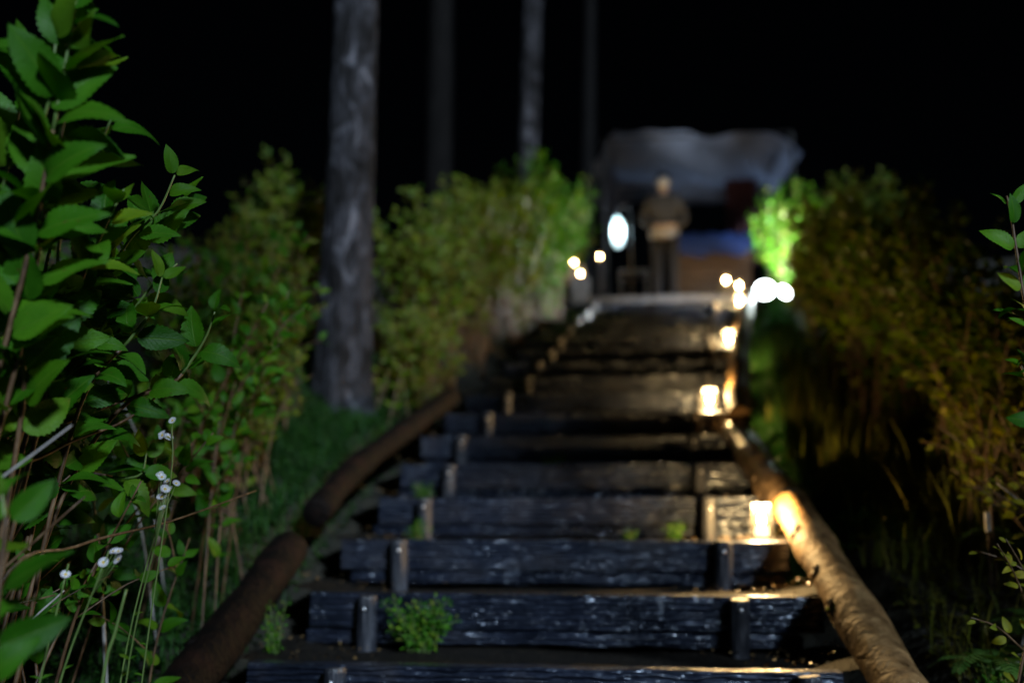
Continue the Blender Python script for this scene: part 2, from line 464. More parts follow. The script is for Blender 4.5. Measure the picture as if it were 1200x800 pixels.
def axis(parts):
    out = []
    for a, b, st in parts: out += list(np.arange(a, b, st))
    return out
gx = axis([(-90, -14, 8), (-14, -5, 0.8), (-5, 4.5, 0.11), (4.5, 14, 0.8), (14, 91, 8)])
gy = axis([(-60, -6, 6), (-6, 0, 0.6), (0, 13, 0.11), (13, 24, 0.5), (24, 150, 7)])
GV = [(x, y, ground(x, y)) for y in gy for x in gx]
nx = len(gx)
GF = [(j * nx + i, j * nx + i + 1, (j + 1) * nx + i + 1, (j + 1) * nx + i) for j in range(len(gy) - 1) for i in range(nx - 1)]
setp(put('ground', make_mesh('ground', GV, GF), M_GROUND), kind='structure')

# ------------------------------------------------------------------ stairs: every step has soil tread, two planks, two stakes with bolts
stairs = empty('stairs', (XC, Y0, Z0), kind='structure')
def plank_mesh(l, d, h):
    mb = MB(); n = 10
    b = 0.008
    prof = [(b, 0), (0, b), (0, h - b), (b, h), (d - b, h), (d, h - b), (d, b), (d - b, 0)]
    V = []; F = []; k = len(prof)
    for i in range(n + 1):
        x = -l / 2 + l * i / n
        for (y, z) in prof:
            V.append((x, y + 0.004 * math.sin(i * 1.9), z + 0.003 * math.sin(i * 2.7 + 1)))
    for i in range(n):
        for c in range(k):
            p = i * k + c; q = i * k + (c + 1) % k
            F.append((p, p + k, q + k, q))
    F.append(tuple(range(k))); F.append(tuple(range((n + 1) * k - 1, n * k - 1, -1)))
    return make_mesh('plank', V, F, None, False)
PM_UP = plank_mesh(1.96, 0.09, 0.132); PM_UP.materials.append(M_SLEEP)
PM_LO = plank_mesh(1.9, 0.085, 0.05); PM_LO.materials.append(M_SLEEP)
mb = MB()
for (r0, r1, za, zb) in ((0.039, 0.036, -0.3, -0.006),):
    mb.tube([(0, 0, -0.3), (0.002, 0, -0.15), (0, 0.001, -0.012), (0, 0, 0)], [0.037, 0.038, 0.037, 0.033], 14)
STAKE = make_mesh('stake', mb.V, mb.F, None, False); STAKE.materials.append(M_STAKE)
mb = MB().lathe([(0.0, 0.006), (0.005, 0.0055), (0.0085, 0.003), (0.0095, 0)], 10)
BOLT = make_mesh('bolt', mb.V, mb.F, None, True); BOLT.materials.append(M_BOLT)
LX = {0: -.03, 1: -.06, 2: -.06, 3: -.05, 4: -.02, 5: -.04, 6: .05, 7: .12, 8: .22}
RXO = {0: .1, 1: -.05, 2: -.05, 3: -.06, 4: -.06, 5: -.05, 6: 0}
for i in range(-3, NSTEP):
    y = Y0 + TR * i; z = Z0 + RI * i; xo = xoff(y) + XC
    # tread of trodden soil
    V = []; F = []; nxx, nyy = 24, 7
    for b in range(nyy + 1):
        for a in range(nxx + 1):
            x = xo - 1.06 + (2.12 if i < 4 else 2.0) * a / nxx
            yy = y + 0.05 + (TR + 0.06) * b / nyy
            V.append((x, yy, z - 0.016 + 0.011 * hill(x * 2.1 + i, yy * 3) + random.uniform(-.004, .004) + 0.035 * smooth01((abs(x - xo) - 0.86) / 0.2)))
    for b in range(nyy):
        for a in range(nxx):
            p = b * (nxx + 1) + a
            F.append((p, p + 1, p + nxx + 2, p + nxx + 1))
    step = put('step', make_mesh('step', V, F), M_SOIL, stairs)
    jx = random.uniform(-.03, .03); jr = random.uniform(-.006, .006)
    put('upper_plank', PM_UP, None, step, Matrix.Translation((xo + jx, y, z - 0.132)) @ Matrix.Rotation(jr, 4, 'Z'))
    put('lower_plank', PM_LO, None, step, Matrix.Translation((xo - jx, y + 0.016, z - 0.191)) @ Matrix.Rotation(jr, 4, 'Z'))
    for sx in (-1, 1):
        dx = LX.get(i, xoff(y)) if sx < 0 else RXO.get(i, xoff(y) - 0.02)
        px = -0.2274 + sx * 0.7 + dx
        M = Matrix.Translation((px, y - 0.042, z + random.uniform(-.012, .006))) @ Euler((random.uniform(-.04, .04), random.uniform(-.05, .05), random.uniform(0, 6))).to_matrix().to_4x4()
        st = put('stake', STAKE, None, step, M)
        put('bolt', BOLT, None, step, Matrix.Translation((px + random.uniform(-.006, .006), y - 0.079, z - random.uniform(.04, .055))) @ Matrix.Rotation(R(90), 4, 'X'))

# landing with kerb stones and paving slabs
landing = empty('landing', (0.5, Y_TOP, Z_TOP), kind='structure')
xs = [-0.62, -0.12, 0.42, 0.98, 1.5]
for a, b in zip(xs[:-1], xs[1:]):
    MB().box((a + .006, Y_TOP, Z_TOP - 0.2), (b - .006, Y_TOP + 0.28, Z_TOP + random.uniform(-.006, .006)), 0.012).build('kerb_stone', M_STONE, landing)
yy = Y_TOP + 0.29
while yy < 17.2:
    d = random.uniform(.45, .62)
    xx = -1.9
    while xx < 3.0:
        w = random.uniform(.5, .8)
        MB().box((xx + .006, yy, Z_TOP - .14), (xx + w - .006, yy + d - .012, Z_TOP - .012 + random.uniform(-.006, .006)), 0.01).build('paving_slab', M_STONE, landing)
        xx += w
    yy += d

# ------------------------------------------------------------------ kerb logs
def log(pts, r, mat, label, knots=4, seed=1, group='logs edging the stairs'):
    rnd = random.Random(seed)
    P = curve(pts, 8)
    n = len(P)
    rad = [r * (1 + 0.06 * math.sin(k * 0.9 + seed) + rnd.uniform(-.035, .035)) for k in range(n)]
    root = empty('edging_log', P[0], label, 'log', group)
    mb = MB()
    ends = [P[0] + (P[0] - P[1]) * 0.02]
    jt = 0.05 if mat is M_LOGL else 0.02
    mb.tube([P[0] - (P[1] - P[0]) * .06] + P + [P[-1] + (P[-1] - P[-2]) * .06], [rad[0] * .88] + rad + [rad[-1] * .88], 20, True, jt)
    mb.build('trunk', mat, root, smooth=True)
    for k in range(knots):
        i = rnd.randrange(2, n - 2)
        c = P[i]; t = (P[i + 1] - P[i]).normalized()
        a = rnd.uniform(-0.4, 1.3)
        side = Vector((-1, 0, 0)); up = Vector((0, 0, 1))
        d = (side * math.cos(a) + up * math.sin(a)); d = (d - t * d.dot(t)).normalized()
        s = r * rnd.uniform(.22, .34)
        MB().tube([c + d * (rad[i] * 0.8), c + d * (rad[i] * 1.0), c + d * (rad[i] * 1.07), c + d * (rad[i] * 1.03)], [s * 1.5, s * 1.15, s * .9, s * .35], 9, True, 0.08).build('knot', mat, root, smooth=True)
    return root

def gl(x, y, dz): return (x, y, zr(y) + dz)
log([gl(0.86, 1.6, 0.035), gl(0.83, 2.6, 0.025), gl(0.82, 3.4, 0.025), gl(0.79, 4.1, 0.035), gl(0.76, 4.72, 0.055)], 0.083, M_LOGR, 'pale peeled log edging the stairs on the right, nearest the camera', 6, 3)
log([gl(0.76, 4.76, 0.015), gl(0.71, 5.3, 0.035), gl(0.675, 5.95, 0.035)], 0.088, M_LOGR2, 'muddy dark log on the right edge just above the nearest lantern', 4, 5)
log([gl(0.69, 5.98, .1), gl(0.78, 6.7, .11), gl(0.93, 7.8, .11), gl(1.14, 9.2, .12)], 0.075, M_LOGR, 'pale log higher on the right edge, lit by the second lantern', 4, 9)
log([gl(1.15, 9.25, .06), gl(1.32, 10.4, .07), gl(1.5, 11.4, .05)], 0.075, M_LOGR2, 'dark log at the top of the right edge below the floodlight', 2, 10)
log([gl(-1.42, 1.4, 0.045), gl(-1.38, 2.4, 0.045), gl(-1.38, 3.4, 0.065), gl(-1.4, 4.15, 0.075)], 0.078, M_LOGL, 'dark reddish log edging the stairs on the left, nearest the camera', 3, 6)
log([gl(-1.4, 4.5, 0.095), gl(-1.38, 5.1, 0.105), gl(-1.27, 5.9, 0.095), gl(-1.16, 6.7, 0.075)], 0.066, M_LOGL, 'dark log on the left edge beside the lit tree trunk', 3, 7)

# ------------------------------------------------------------------ leaves
def leaf_mesh(name, L=1.0, W=0.56, fold=0.25, curl=0.35, rows=12, serr=0.05, twist=0.0, cross=2, asym=0.0):
    V = []; UV = []; F = []
    cols = cross * 2 + 1
    for i in range(rows + 1):
        t = i / rows
        w = W * 0.5 * (max(0, t) ** 0.66) * (max(0, 1 - t) ** 1.0) * 2.65
        w *= 1 + (serr if i % 2 else -serr) * (1 if 0 < i < rows else 0)
        ang = curl * t * 1.6
        # bend along the length
        yy = L * (math.sin(ang) / (curl * 1.6) if abs(curl) > 1e-3 else t)
        zz = -L * ((1 - math.cos(ang)) / (curl * 1.6) if abs(curl) > 1e-3 else 0)
        for c in range(cols):
            s = (c - cross) / cross
            x = s * w
            z = zz + abs(s) ** 1.3 * w * fold + 0.03 * math.sin(t * 9 + s * 2) * abs(s) * W
            tw = twist * t
            V.append((x * math.cos(tw), yy - (0.08 * L * abs(s) * w / W if 0 < i < rows else 0), z + x * math.sin(tw)))
            UV.append((0.5 + 0.5 * s, t))
    for i in range(rows):
        for c in range(cols - 1):
            p = i * cols + c
            F.append((p, p + 1, p + cols + 1, p + cols))
    return V, F, UV

def mk(name, mat, **kw):
    V, F, UV = leaf_mesh(name, **kw)
    m = make_mesh(name, V, F, UV, True); m.materials.append(mat); return m
NEAR_SPEC = [dict(W=.6, fold=.22, curl=.35), dict(W=.56, fold=.35, curl=.55), dict(W=.64, fold=.12, curl=.25, twist=.3), dict(W=.52, fold=.45, curl=.7, twist=-.25), dict(W=.6, fold=.28, curl=.12, twist=-.15), dict(W=.58, fold=.18, curl=.9)]
LEAF_NEAR = [mk('leaf', M_LEAF, rows=22, serr=.06, **k) for k in NEAR_SPEC]
LEAF_NEARY = [mk('leaf', M_LEAFY, rows=22, serr=.045, **k) for k in NEAR_SPEC]
LOW = [leaf_mesh('l', rows=5, serr=0, cross=1, **k) for k in NEAR_SPEC]
LOWA = [(np.array(v), np.array(f), np.array(u)) for v, f, u in LOW]

def leaf_matrix(pos, d, size, roll=0.0, up=Vector((0.3, -0.75, 0.62))):
    d = d.normalized()
    nz = (up - d * up.dot(d))
    if nz.length < 1e-3: nz = Vector((0, -1, 0)) - d * (-d.y)
    nz.normalize()
    x = d.cross(nz).normalized()
    m = Matrix((x, d, nz)).transposed().to_4x4()
    m = m @ Matrix.Rotation(roll, 4, 'Y')
    return Matrix.Translation(pos) @ m @ Matrix.Diagonal((size, size, size, 1))

class Foliage:
    """collects low leaves into one mesh"""
    def __init__(s): s.V = []; s.F = []; s.U = []; s.n = 0
    def leaf(s, M, rnd):
        v, f, u = LOWA[rnd.randrange(len(LOWA))]
        A = np.array(M)
        s.V.append(v @ A[:3, :3].T + A[:3, 3]); s.F.append(f + s.n); s.U.append(u); s.n += len(v)
    def build(s, name, mat, parent):
        if not s.V: return None
        o = put(name, make_mesh(name, np.concatenate(s.V), np.concatenate(s.F), np.concatenate(s.U)), mat, parent)
        o['kind'] = 'stuff'
        return o

def dress(P, parent, rnd, first=0.35, step=0.055, size=(0.05, 0.09), fol=None, meshes=None, count=[0], tipsize=0.6, spread=(0.6, 1.15)):
    """opposite pairs of leaves along the upper part of a shoot, a tuft at its tip"""
    L = [0]
    for a, b in zip(P[:-1], P[1:]): L.append(L[-1] + (b - a).length)
    tot = L[-1]
    s = tot * first; phi = rnd.uniform(0, 3.14); k = 0
    while s < tot:
        i = max(j for j in range(len(L)) if L[j] <= s)
        i = min(i, len(P) - 2)
        t = (s - L[i]) / max(1e-6, L[i + 1] - L[i])
        pos = P[i].lerp(P[i + 1], t); d = (P[i + 1] - P[i]).normalized()
        near_tip = max(0, 1 - (tot - s) / (step * 2.2))
        a = d.cross(Vector((0.3, 0.2, 1))).normalized(); b = d.cross(a)
        for sg in (0, math.pi):
            if rnd.random() < 0.1: continue
            th = phi + sg + rnd.uniform(-.3, .3)
            side = a * math.cos(th) + b * math.sin(th)
            sp = rnd.uniform(*spread) * (1 - 0.45 * near_tip)
            dr = d * math.cos(sp) + side * math.sin(sp) + Vector((0, 0, rnd.uniform(-.15, .25)))
            sz = rnd.uniform(*size) * (1 - near_tip * (1 - tipsize))
            M = leaf_matrix(pos + side * 0.004 + dr.normalized() * 0.008, dr, sz, rnd.uniform(-.8, .8))
            if fol is not None: fol.leaf(M, rnd)
            else: put('leaf', rnd.choice(meshes), None, parent, M)
        phi += math.pi / 2 + rnd.uniform(-.25, .25)
        s += step * rnd.uniform(.75, 1.3) * (1 - 0.35 * near_tip); k += 1

def stem(P, r0, r1, mat, parent, seg=6, name='stem'):
    n = len(P)
    MB().tube(P, [r0 + (r1 - r0) * i / (n - 1) for i in range(n)], seg).build(name, mat, parent, smooth=True)

# ------------------------------------------------------------------ the near shrub on the left, shoot by shoot
rnd = random.Random(4)
sA = empty('hydrangea_shrub', (-1.6, 2.08, -0.85), 'large leafy shrub filling the left foreground with one tall upright shoot', 'shrub', 'shrubs along the stairs')
BASE = Vector((-1.6, 2.08, -0.9))
SH = {
 'main': [(-1.392, 2.016, -0.600), (-1.246, 1.944, 0.144), (-1.199, 1.860, 0.344), (-1.170, 1.800, 0.522), (-1.135, 1.752, 0.698), (-1.093, 1.716, 0.805), (-1.082, 1.704, 0.923), (-1.074, 1.704, 1.031)],
 'mid': [(-1.440, 2.112, -0.480), (-1.319, 2.100, 0.080), (-1.258, 2.064, 0.323), (-1.217, 1.992, 0.499), (-1.188, 1.944, 0.581), (-1.154, 1.920, 0.695), (-1.085, 1.896, 0.779), (-1.057, 1.896, 0.845)],
 'a': [(-1.500, 2.316, -0.480), (-1.409, 2.340, 0.173), (-1.333, 2.316, 0.382), (-1.261, 2.280, 0.568), (-1.195, 2.256, 0.668), (-1.122, 2.244, 0.732), (-1.078, 2.232, 0.820)],
 'a2': [(-1.333, 2.316, 0.382), (-1.261, 2.280, 0.568), (-1.208, 2.340, 0.670), (-1.163, 2.364, 0.766), (-1.124, 2.400, 0.810)],
 'b': [(-1.512, 2.340, -0.480), (-1.410, 2.400, 0.026), (-1.282, 2.424, 0.265), (-1.153, 2.436, 0.331), (-1.098, 2.436, 0.397), (-1.058, 2.424, 0.456), (-1.030, 2.400, 0.511)],
 'c': [(-1.440, 2.280, -0.480), (-1.360, 2.280, 0.006), (-1.295, 2.280, 0.292), (-1.195, 2.280, 0.416), (-1.127, 2.256, 0.491), (-1.106, 2.256, 0.569)],
 'd': [(-1.380, 1.920, -0.480), (-1.298, 1.920, 0.073), (-1.319, 2.040, 0.282), (-1.288, 2.100, 0.426), (-1.208, 2.160, 0.590), (-1.171, 2.160, 0.661)],
 'e': [(-1.596, 2.460, -0.480), (-1.542, 2.520, -0.083), (-1.438, 2.520, 0.095), (-1.350, 2.580, 0.097), (-1.291, 2.580, 0.108), (-1.278, 2.580, 0.166)],
 'f': [(-1.140, 1.704, -0.420), (-1.086, 1.680, -0.055), (-1.091, 1.680, 0.004), (-1.098, 1.680, 0.042)],
 'g': [(-1.440, 1.992, -0.480), (-1.344, 1.920, 0.240), (-1.284, 1.860, 0.540), (-1.236, 1.824, 0.744), (-1.200, 1.800, 0.912)],
 'h': [(-1.500, 2.160, -0.480), (-1.404, 2.160, 0.240), (-1.344, 2.136, 0.504), (-1.296, 2.112, 0.720), (-1.248, 2.088, 0.840)],
 'i': [(-1.560, 2.400, -0.480), (-1.464, 2.400, 0.180), (-1.380, 2.400, 0.420), (-1.308, 2.400, 0.600), (-1.260, 2.400, 0.720)],
 'k': [(-1.4, 1.95, -.4), (-1.2, 1.85, .3), (-1.14, 1.8, .55), (-1.09, 1.76, .75), (-1.05, 1.74, .9)],
 'm': [(-1.5, 2.3, -.4), (-1.4, 2.35, .2), (-1.28, 2.35, .42), (-1.18, 2.33, .55), (-1.1, 2.32, .62)],
 'n': [(-1.5, 2.2, -.4), (-1.3, 2.1, .3), (-1.2, 2.05, .5), (-1.12, 2.0, .62), (-1.07, 1.98, .7)],
 'o': [(-1.4, 1.9, -.4), (-1.16, 1.78, .45), (-1.1, 1.74, .7), (-1.07, 1.72, .86), (-1.05, 1.71, 1.0)],
 'j': [(-1.560, 2.280, -0.360), (-1.440, 2.280, 0.120), (-1.344, 2.256, 0.300), (-1.272, 2.232, 0.384), (-1.224, 2.220, 0.456)],
}
for k, pts in SH.items():
    P = curve([BASE + Vector((rnd.uniform(-.08, .08), rnd.uniform(-.08, .08), 0))] + [Vector(p) for p in pts], 5) if k != 'a2' else curve(pts, 5)
    cut = int(len(P) * (.62 if k not in ('main', 'mid') else .42)) if k != 'a2' else 2
    stem(P[:cut + 1], .0065, .0045, M_STEMB, sA)
    stem(P[cut:], .0042, .002, M_STEMG, sA, name='green_shoot')
    big = (.12, .155) if k in ('main', 'mid', 'd', 'g', 'k', 'o') else (.1, .13)
    dress(P, sA, rnd, {'a2': .3, 'f': .75, 'main': .56, 'g': .6}.get(k, .62), .053 if k != 'main' else .06, big, None, LEAF_NEAR)
for pts in ([(-1.408, 2.040, -0.031), (-1.336, 2.220, 0.144), (-1.244, 2.400, 0.240), (-1.144, 2.520, 0.388)], [(-1.418, 2.040, 0.078), (-1.333, 2.280, 0.220), (-1.217, 2.520, 0.343), (-1.218, 2.640, 0.443)],
            [(-1.336, 2.040, -0.174), (-1.289, 2.280, -0.074), (-1.199, 2.580, -0.017), (-1.080, 2.880, 0.070)], [(-1.314, 2.040, 0.120), (-1.380, 2.280, 0.432), (-1.423, 2.400, 0.623)]):
    stem(curve([BASE] + [Vector(p) for p in pts], 6), .0065, .0022, M_STEMB, sA)
for k in range(110):
    y = rnd.uniform(1.7, 3.0)
    x0 = -1.6 - rnd.uniform(-.08, .3) + .12 * (2.4 - y); z0 = rnd.uniform(-.6, -.02)
    a = Vector((x0, y, z0)); d = Vector((rnd.uniform(.1, .5), rnd.uniform(.0, .5), rnd.uniform(.25, .75)))
    b = a + d * .5 + Vector((0, 0, rnd.uniform(-.03, .06))); c = a + d * rnd.uniform(.8, 1.1)
    if c.x > -.56 * c.y: continue
    stem(curve([a - Vector((.08, .05, .35)), a, b, c], 5), rnd.uniform(.0035, .0075), .0018, M_STEMB if rnd.random() < .8 else M_STEMP, sA)
    if rnd.random() < .3:
        dress(curve([a, b, c], 6), sA, rnd, .45, .06, (.045, .075), None, LEAF_NEAR)
for pts in ([(-1.524, 2.280, -0.240), (-1.504, 2.280, 0.274), (-1.514, 2.340, 0.544)], [(-1.464, 2.160, -0.240), (-1.392, 2.220, 0.144), (-1.356, 2.232, 0.360)]):
    stem(curve(pts, 5), .009, .007, M_STEMP, sA)

# ------------------------------------------------------------------ shrubs further up both banks
def shrub(x, y, h, rad, nst, label, lean, mat, near, seed, density=1.0, leafsize=(.065, .1), low_stems=True, group='shrubs along the stairs', pitch=.065):
    rnd = random.Random(seed)
    z = ground(x, y)
    root = empty('hydrangea_shrub', (x, y, z), label, 'shrub', group)
    fol = None if near else Foliage()
    smb = MB()
    left = [300]
    for k in range(nst):
        a = rnd.uniform(0, 6.28); rr = rad * math.sqrt(rnd.random())
        top = Vector((x + math.cos(a) * rr + lean[0], y + math.sin(a) * rr + lean[1], z + h * rnd.uniform(.55, 1.03) * (1 - 0.22 * (rr / rad) ** 2)))
        b0 = Vector((x + lean[0] * .5 + rnd.uniform(-.3, .3), y + rnd.uniform(-.35, .35), 0)); b0.z = ground(b0.x, b0.y) - .03
        m1 = b0.lerp(top, .45) + Vector((math.cos(a) * -.03, math.sin(a) * -.03, .1 * h))
        P = curve([b0, m1, top], 6)
        if near: stem(P, rnd.uniform(.004, .007), .002, M_STEMB if rnd.random() < .85 else M_STEMP, root)
        else: smb.tube(P, [.0065 - .0045 * i / (len(P) - 1) for i in range(len(P))], 4)
        dress(P, root, rnd, rnd.uniform(.15, .5) if not near else rnd.uniform(.4, .6), pitch / density, leafsize, fol, near)
        for q in range(2):
            i = rnd.randrange(5, len(P) - 2)
            e = P[i] + Vector((rnd.uniform(-.2, .2), rnd.uniform(-.2, .2), rnd.uniform(.08, .24)))
            Q = curve([P[i], P[i].lerp(e, .5) + Vector((0, 0, .02)), e], 3)
            if near: stem(Q, .003, .0015, M_STEMB, root, 5)
            else: smb.tube(Q, .002, 4)
            dress(Q, root, rnd, .3, pitch / density, leafsize, fol, near)
    if fol is not None:
        fol.build('foliage', mat, root)
        o = smb.build('stems', M_STEMB, root, smooth=True); o['kind'] = 'stuff'
    return root

shrub(-1.75, 2.75, 1.3, .45, 11, 'leafy shrub on the left bank right behind the tall-shooted near shrub', (.2, 0), M_HEDGE, LEAF_NEAR, 21, .8, (.06, .095))
shrub(-1.85, 3.75, 1.4, .5, 12, 'twiggy shrub on the left bank between the near shrubs and the lit trunk', (.2, 0), M_HEDGE, LEAF_NEAR, 22, .75, (.06, .095))
shrub(-2.1, 4.9, 1.45, .55, 34, 'shrub on the left bank just in front of the lit tree trunk', (.1, 0), M_HEDGE, None, 23, .9)
shrub(-2.75, 4.3, 1.3, .6, 26, 'dark shrub set back on the left bank behind the twiggy shrubs', (0, 0), M_HEDGE, None, 24, .9)
shrub(-2.5, 7.3, 1.5, .6, 36, 'shrub on the left bank behind the lit tree trunk', (0, 0), M_HEDGEY, None, 25)
shrub(-1.6, 7.5, 1.55, .6, 44, 'olive hedge shrub right of the lit trunk with brown stems showing', (.05, 0), M_HEDGEY, None, 26)
shrub(-1.45, 8.6, 1.6, .65, 48, 'olive hedge shrub midway up the left side of the stairs', (.05, 0), M_HEDGEY, None, 27)
shrub(-1.25, 9.7, 1.65, .65, 48, 'hedge shrub below the brightly lit bush on the left', (.05, 0), M_HEDGEY, None, 28)
shrub(-.95, 10.6, 1.95, .62, 64, 'bright green floodlit bush at the top left of the stairs', (.1, 0), M_HEDGE, None, 29, 1.2)
shrub(-.75, 12.15, 1.7, .5, 70, 'floodlit bush beside the small warm lights at the left of the landing', (.05, 0), M_HEDGE, None, 30, 1.2)
shrub(-2.0, 4.55, 1.0, .42, 34, 'low tangled shrub at the foot of the left bank before the lit trunk', (.12, 0), M_HEDGEY, None, 83, 1.0, (.045, .08))
shrub(-2.25, 5.7, 1.2, .42, 36, 'tangled shrub directly left of the lit tree trunk', (.05, 0), M_HEDGEY, None, 84, 1.0, (.045, .08))
shrub(-1.5, 6.75, .75, .32, 30, 'low leafy shrub hugging the right foot of the lit trunk', (.05, 0), M_HEDGEY, None, 85, 1.0, (.045, .08))
# right side
shrub(2.12, 11.65, 1.55, .48, 110, 'bright green floodlit bush beside the white lamp on the right', (-.1, 0), M_HEDGE, None, 31, 1.2)
shrub(2.45, 9.7, 1.45, .55, 62, 'olive shrub on the right, next below the floodlit bush', (-.08, 0), M_HEDGEY, None, 32, 1.1)
shrub(2.2, 10.3, .9, .36, 44, 'low dark shrub on the right just below the floodlight', (-.08, 0), M_HEDGEY, None, 39, 1.1)
shrub(2.05, 8.5, 1.5, .55, 70, 'dim olive shrub midway up the right bank', (-.08, 0), M_HEDGEY, None, 33, 1.1)
shrub(1.78, 7.3, 1.6, .55, 74, 'dim shrub on the right bank behind the tall yellow-lit grass', (-.08, 0), M_HEDGEY, None, 34, 1.1)
shrub(1.75, 6.1, 1.55, .52, 72, 'brown-stemmed shrub on the right bank level with the second lantern', (-.08, 0), M_HEDGEY, None, 38, 1.1)
shrub(1.85, 5.0, 1.4, .5, 64, 'dim brown-stemmed shrub at the right behind the white plant marker', (-.08, 0), M_HEDGEY, None, 35, 1.1)
shrub(1.6, 3.75, .95, .38, 9, 'sparse shrub with yellow-lit leaves at the right edge above the ferns', (-.1, 0), M_HEDGEY, LEAF_NEARY, 36, .8, (.03, .055))
shrub(1.3, 3.0, 1.0, .3, 8, 'sparse shrub with small leaves behind the crisp leaves at far right', (0, 0), M_HEDGEY, LEAF_NEARY, 37, .8, (.03, .05))
shrub(1.75, 4.45, 1.05, .4, 12, 'yellow-lit leafy shrub at the right above the dim fern', (-.15, 0), M_HEDGEY, LEAF_NEARY, 81, .8, (.04, .07))
shrub(1.5, 3.3, .85, .3, 9, 'low yellow-lit shrub at the right edge beside the white plant marker', (-.05, 0), M_HEDGEY, LEAF_NEARY, 82, .8, (.035, .06))
# crisp near shoots at the right edge
rnd = random.Random(9)
sR = empty('hydrangea_shrub', (1.3, 2.45, -0.8), 'near shrub reaching in at the far right edge with crisp cool-lit leaves', 'shrub', 'shrubs along the stairs')
for pts in ([(1.147, 2.398, -0.351), (1.080, 2.398, 0.158), (0.992, 2.398, 0.316), (0.949, 2.398, 0.456), (0.936, 2.398, 0.601), (0.930, 2.398, 0.706), (0.924, 2.398, 0.749)],
            [(1.170, 2.457, -0.351), (1.092, 2.457, 0.006), (1.012, 2.457, 0.163), (0.973, 2.457, 0.263), (0.954, 2.457, 0.324), (0.945, 2.457, 0.349)],
            [(1.205, 2.457, -0.234), (1.114, 2.457, 0.241), (1.024, 2.457, 0.405), (0.971, 2.457, 0.457), (0.936, 2.457, 0.479)],
            [(1.228, 2.691, -0.351), (1.170, 2.691, 0.117), (1.135, 2.691, 0.351), (1.111, 2.691, 0.526)]):
    P = curve([Vector((1.3, 2.45, -.8))] + pts, 5)
    stem(P, .006, .0022, M_STEMB, sR)
    dress(P, sR, rnd, .68, .05, (.06, .09), None, LEAF_NEAR)

# ------------------------------------------------------------------ trees
def tree(x, y, r, h, lean, mat, label, crown_from, crown_r, seed, clumps=70, flare=1.0, sprays=46):
    rnd = random.Random(seed)
    z = ground(x, y) - .1
    root = empty('cedar_tree', (x, y, z), label, 'tree', 'tree trunks in the forest')
    P = [Vector((x + lean[0] * t, y + lean[1] * t, z + h * t)) for t in [0, .008, .02, .04, .07, .11, .16, .22, .3, .4, .5, .62, .75, .88, 1]]
    ts = [0, .008, .02, .04, .07, .11, .16, .22, .3, .4, .5, .62, .75, .88, 1]
    mb = MB(); seg = 26; V = []; F = []
    for i, p in enumerate(P):
        rr = r * (1 - ts[i]) ** .75 + .015
        fl = flare * math.exp(-ts[i] * h / .28)
        for k in range(seg):
            th = 2 * math.pi * k / seg
            w = 1 + fl * (.28 + .22 * math.sin(th * 5 + seed)) + .045 * math.sin(th * 7 + ts[i] * 30) + .03 * math.sin(th * 11 + seed + ts[i] * 50)
            V.append(p + Vector((math.cos(th), math.sin(th), 0)) * rr * w)
    for i in range(len(P) - 1):
        for k in range(seg):
            a = i * seg + k; b = i * seg + (k + 1) % seg
            F.append((a, b, b + seg, a + seg))
    mb.add(V, F); mb.build('trunk', mat, root, smooth=True)
    # crown: limbs and drooping sprays of needles
    lb = MB(); cv = []; cf = []; n = 0
    for k in range(clumps):
        t = crown_from + (0.99 - crown_from) * (k + rnd.random()) / clumps
        c0 = Vector((x + lean[0] * t, y + lean[1] * t, z + h * t))
        a = rnd.uniform(0, 6.28); l = crown_r * (1 - .8 * (t - crown_from) / (1 - crown_from)) * rnd.uniform(.6, 1.1)
        d = Vector((math.cos(a), math.sin(a), rnd.uniform(-.25, .1)))
        lb.tube([c0, c0 + d * l * .5, c0 + d * l + Vector((0, 0, -.12 * l))], [.035, .02, .006], 5)
        for q in range(sprays):
            s = rnd.uniform(.25, 1.05)
            p = c0 + d * l * s + Vector((rnd.gauss(0, .22), rnd.gauss(0, .22), rnd.gauss(-.08, .14)))
            e = (d + Vector((rnd.uniform(-1, 1), rnd.uniform(-1, 1), rnd.uniform(-1, .3)))).normalized()
            sd = e.cross(Vector((rnd.uniform(-1, 1), rnd.uniform(-1, 1), 1))).normalized() * rnd.uniform(.02, .045)
            ln = rnd.uniform(.14, .3)
            cv += [p - sd, p + sd, p + e * ln + sd * .4, p + e * ln - sd * .4]
            cf.append((n, n + 1, n + 2, n + 3)); n += 4
    lb.build('limbs', mat, root, smooth=True)
    o = put('crown', make_mesh('crown', [tuple(v) for v in cv], cf, None, False), M_NEEDLE, root); o['kind'] = 'stuff'
    return root
tree(-1.86, 6.5, .165, 17, (.0, .2), M_BARK, 'pale lichened tree trunk lit from the right behind the left log', .5, 2.6, 41, 80, 1.1)
tree(-1.27, 12.7, .14, 18, (.6, .3), M_BARK, 'slim pale tree trunk rising behind the floodlit bush', .52, 2.4, 42, 60)
tree(-.75, 20.5, .17, 19, (.5, .3), M_BARK_SHADED, 'faint distant tree trunk above the left end of the tent roof', .55, 2.6, 43, 60)
tree(-2.75, 14.5, .22, 19, (.0, .3), M_BARK_SHADED, 'nearly black tree trunk between the two pale ones', .5, 2.6, 44, 60)
tree(5.0, 6.4, .2, 15, (.0, .3), M_BARK_SHADED, 'unseen conifer added far out on the right bank to shade the tent', .36, 3.2, 45, 130, sprays=90)  # added out of view so its crown shades the person and tent
tree(4.35, 2.1, .16, 10, (.0, .3), M_BARK_SHADED, 'unseen low-crowned conifer added on the right bank to shade the stairs', .22, 2.75, 46, 190, sprays=170)  # added out of view so its crown shades the middle stairs
tree(3.2, -4.3, .17, 12, (.0, .3), M_BARK_SHADED, 'unseen conifer added behind the viewer to shade the left bank', .66, 1.4, 47, 45, sprays=40)  # added out of view so its crown shades the left hedge

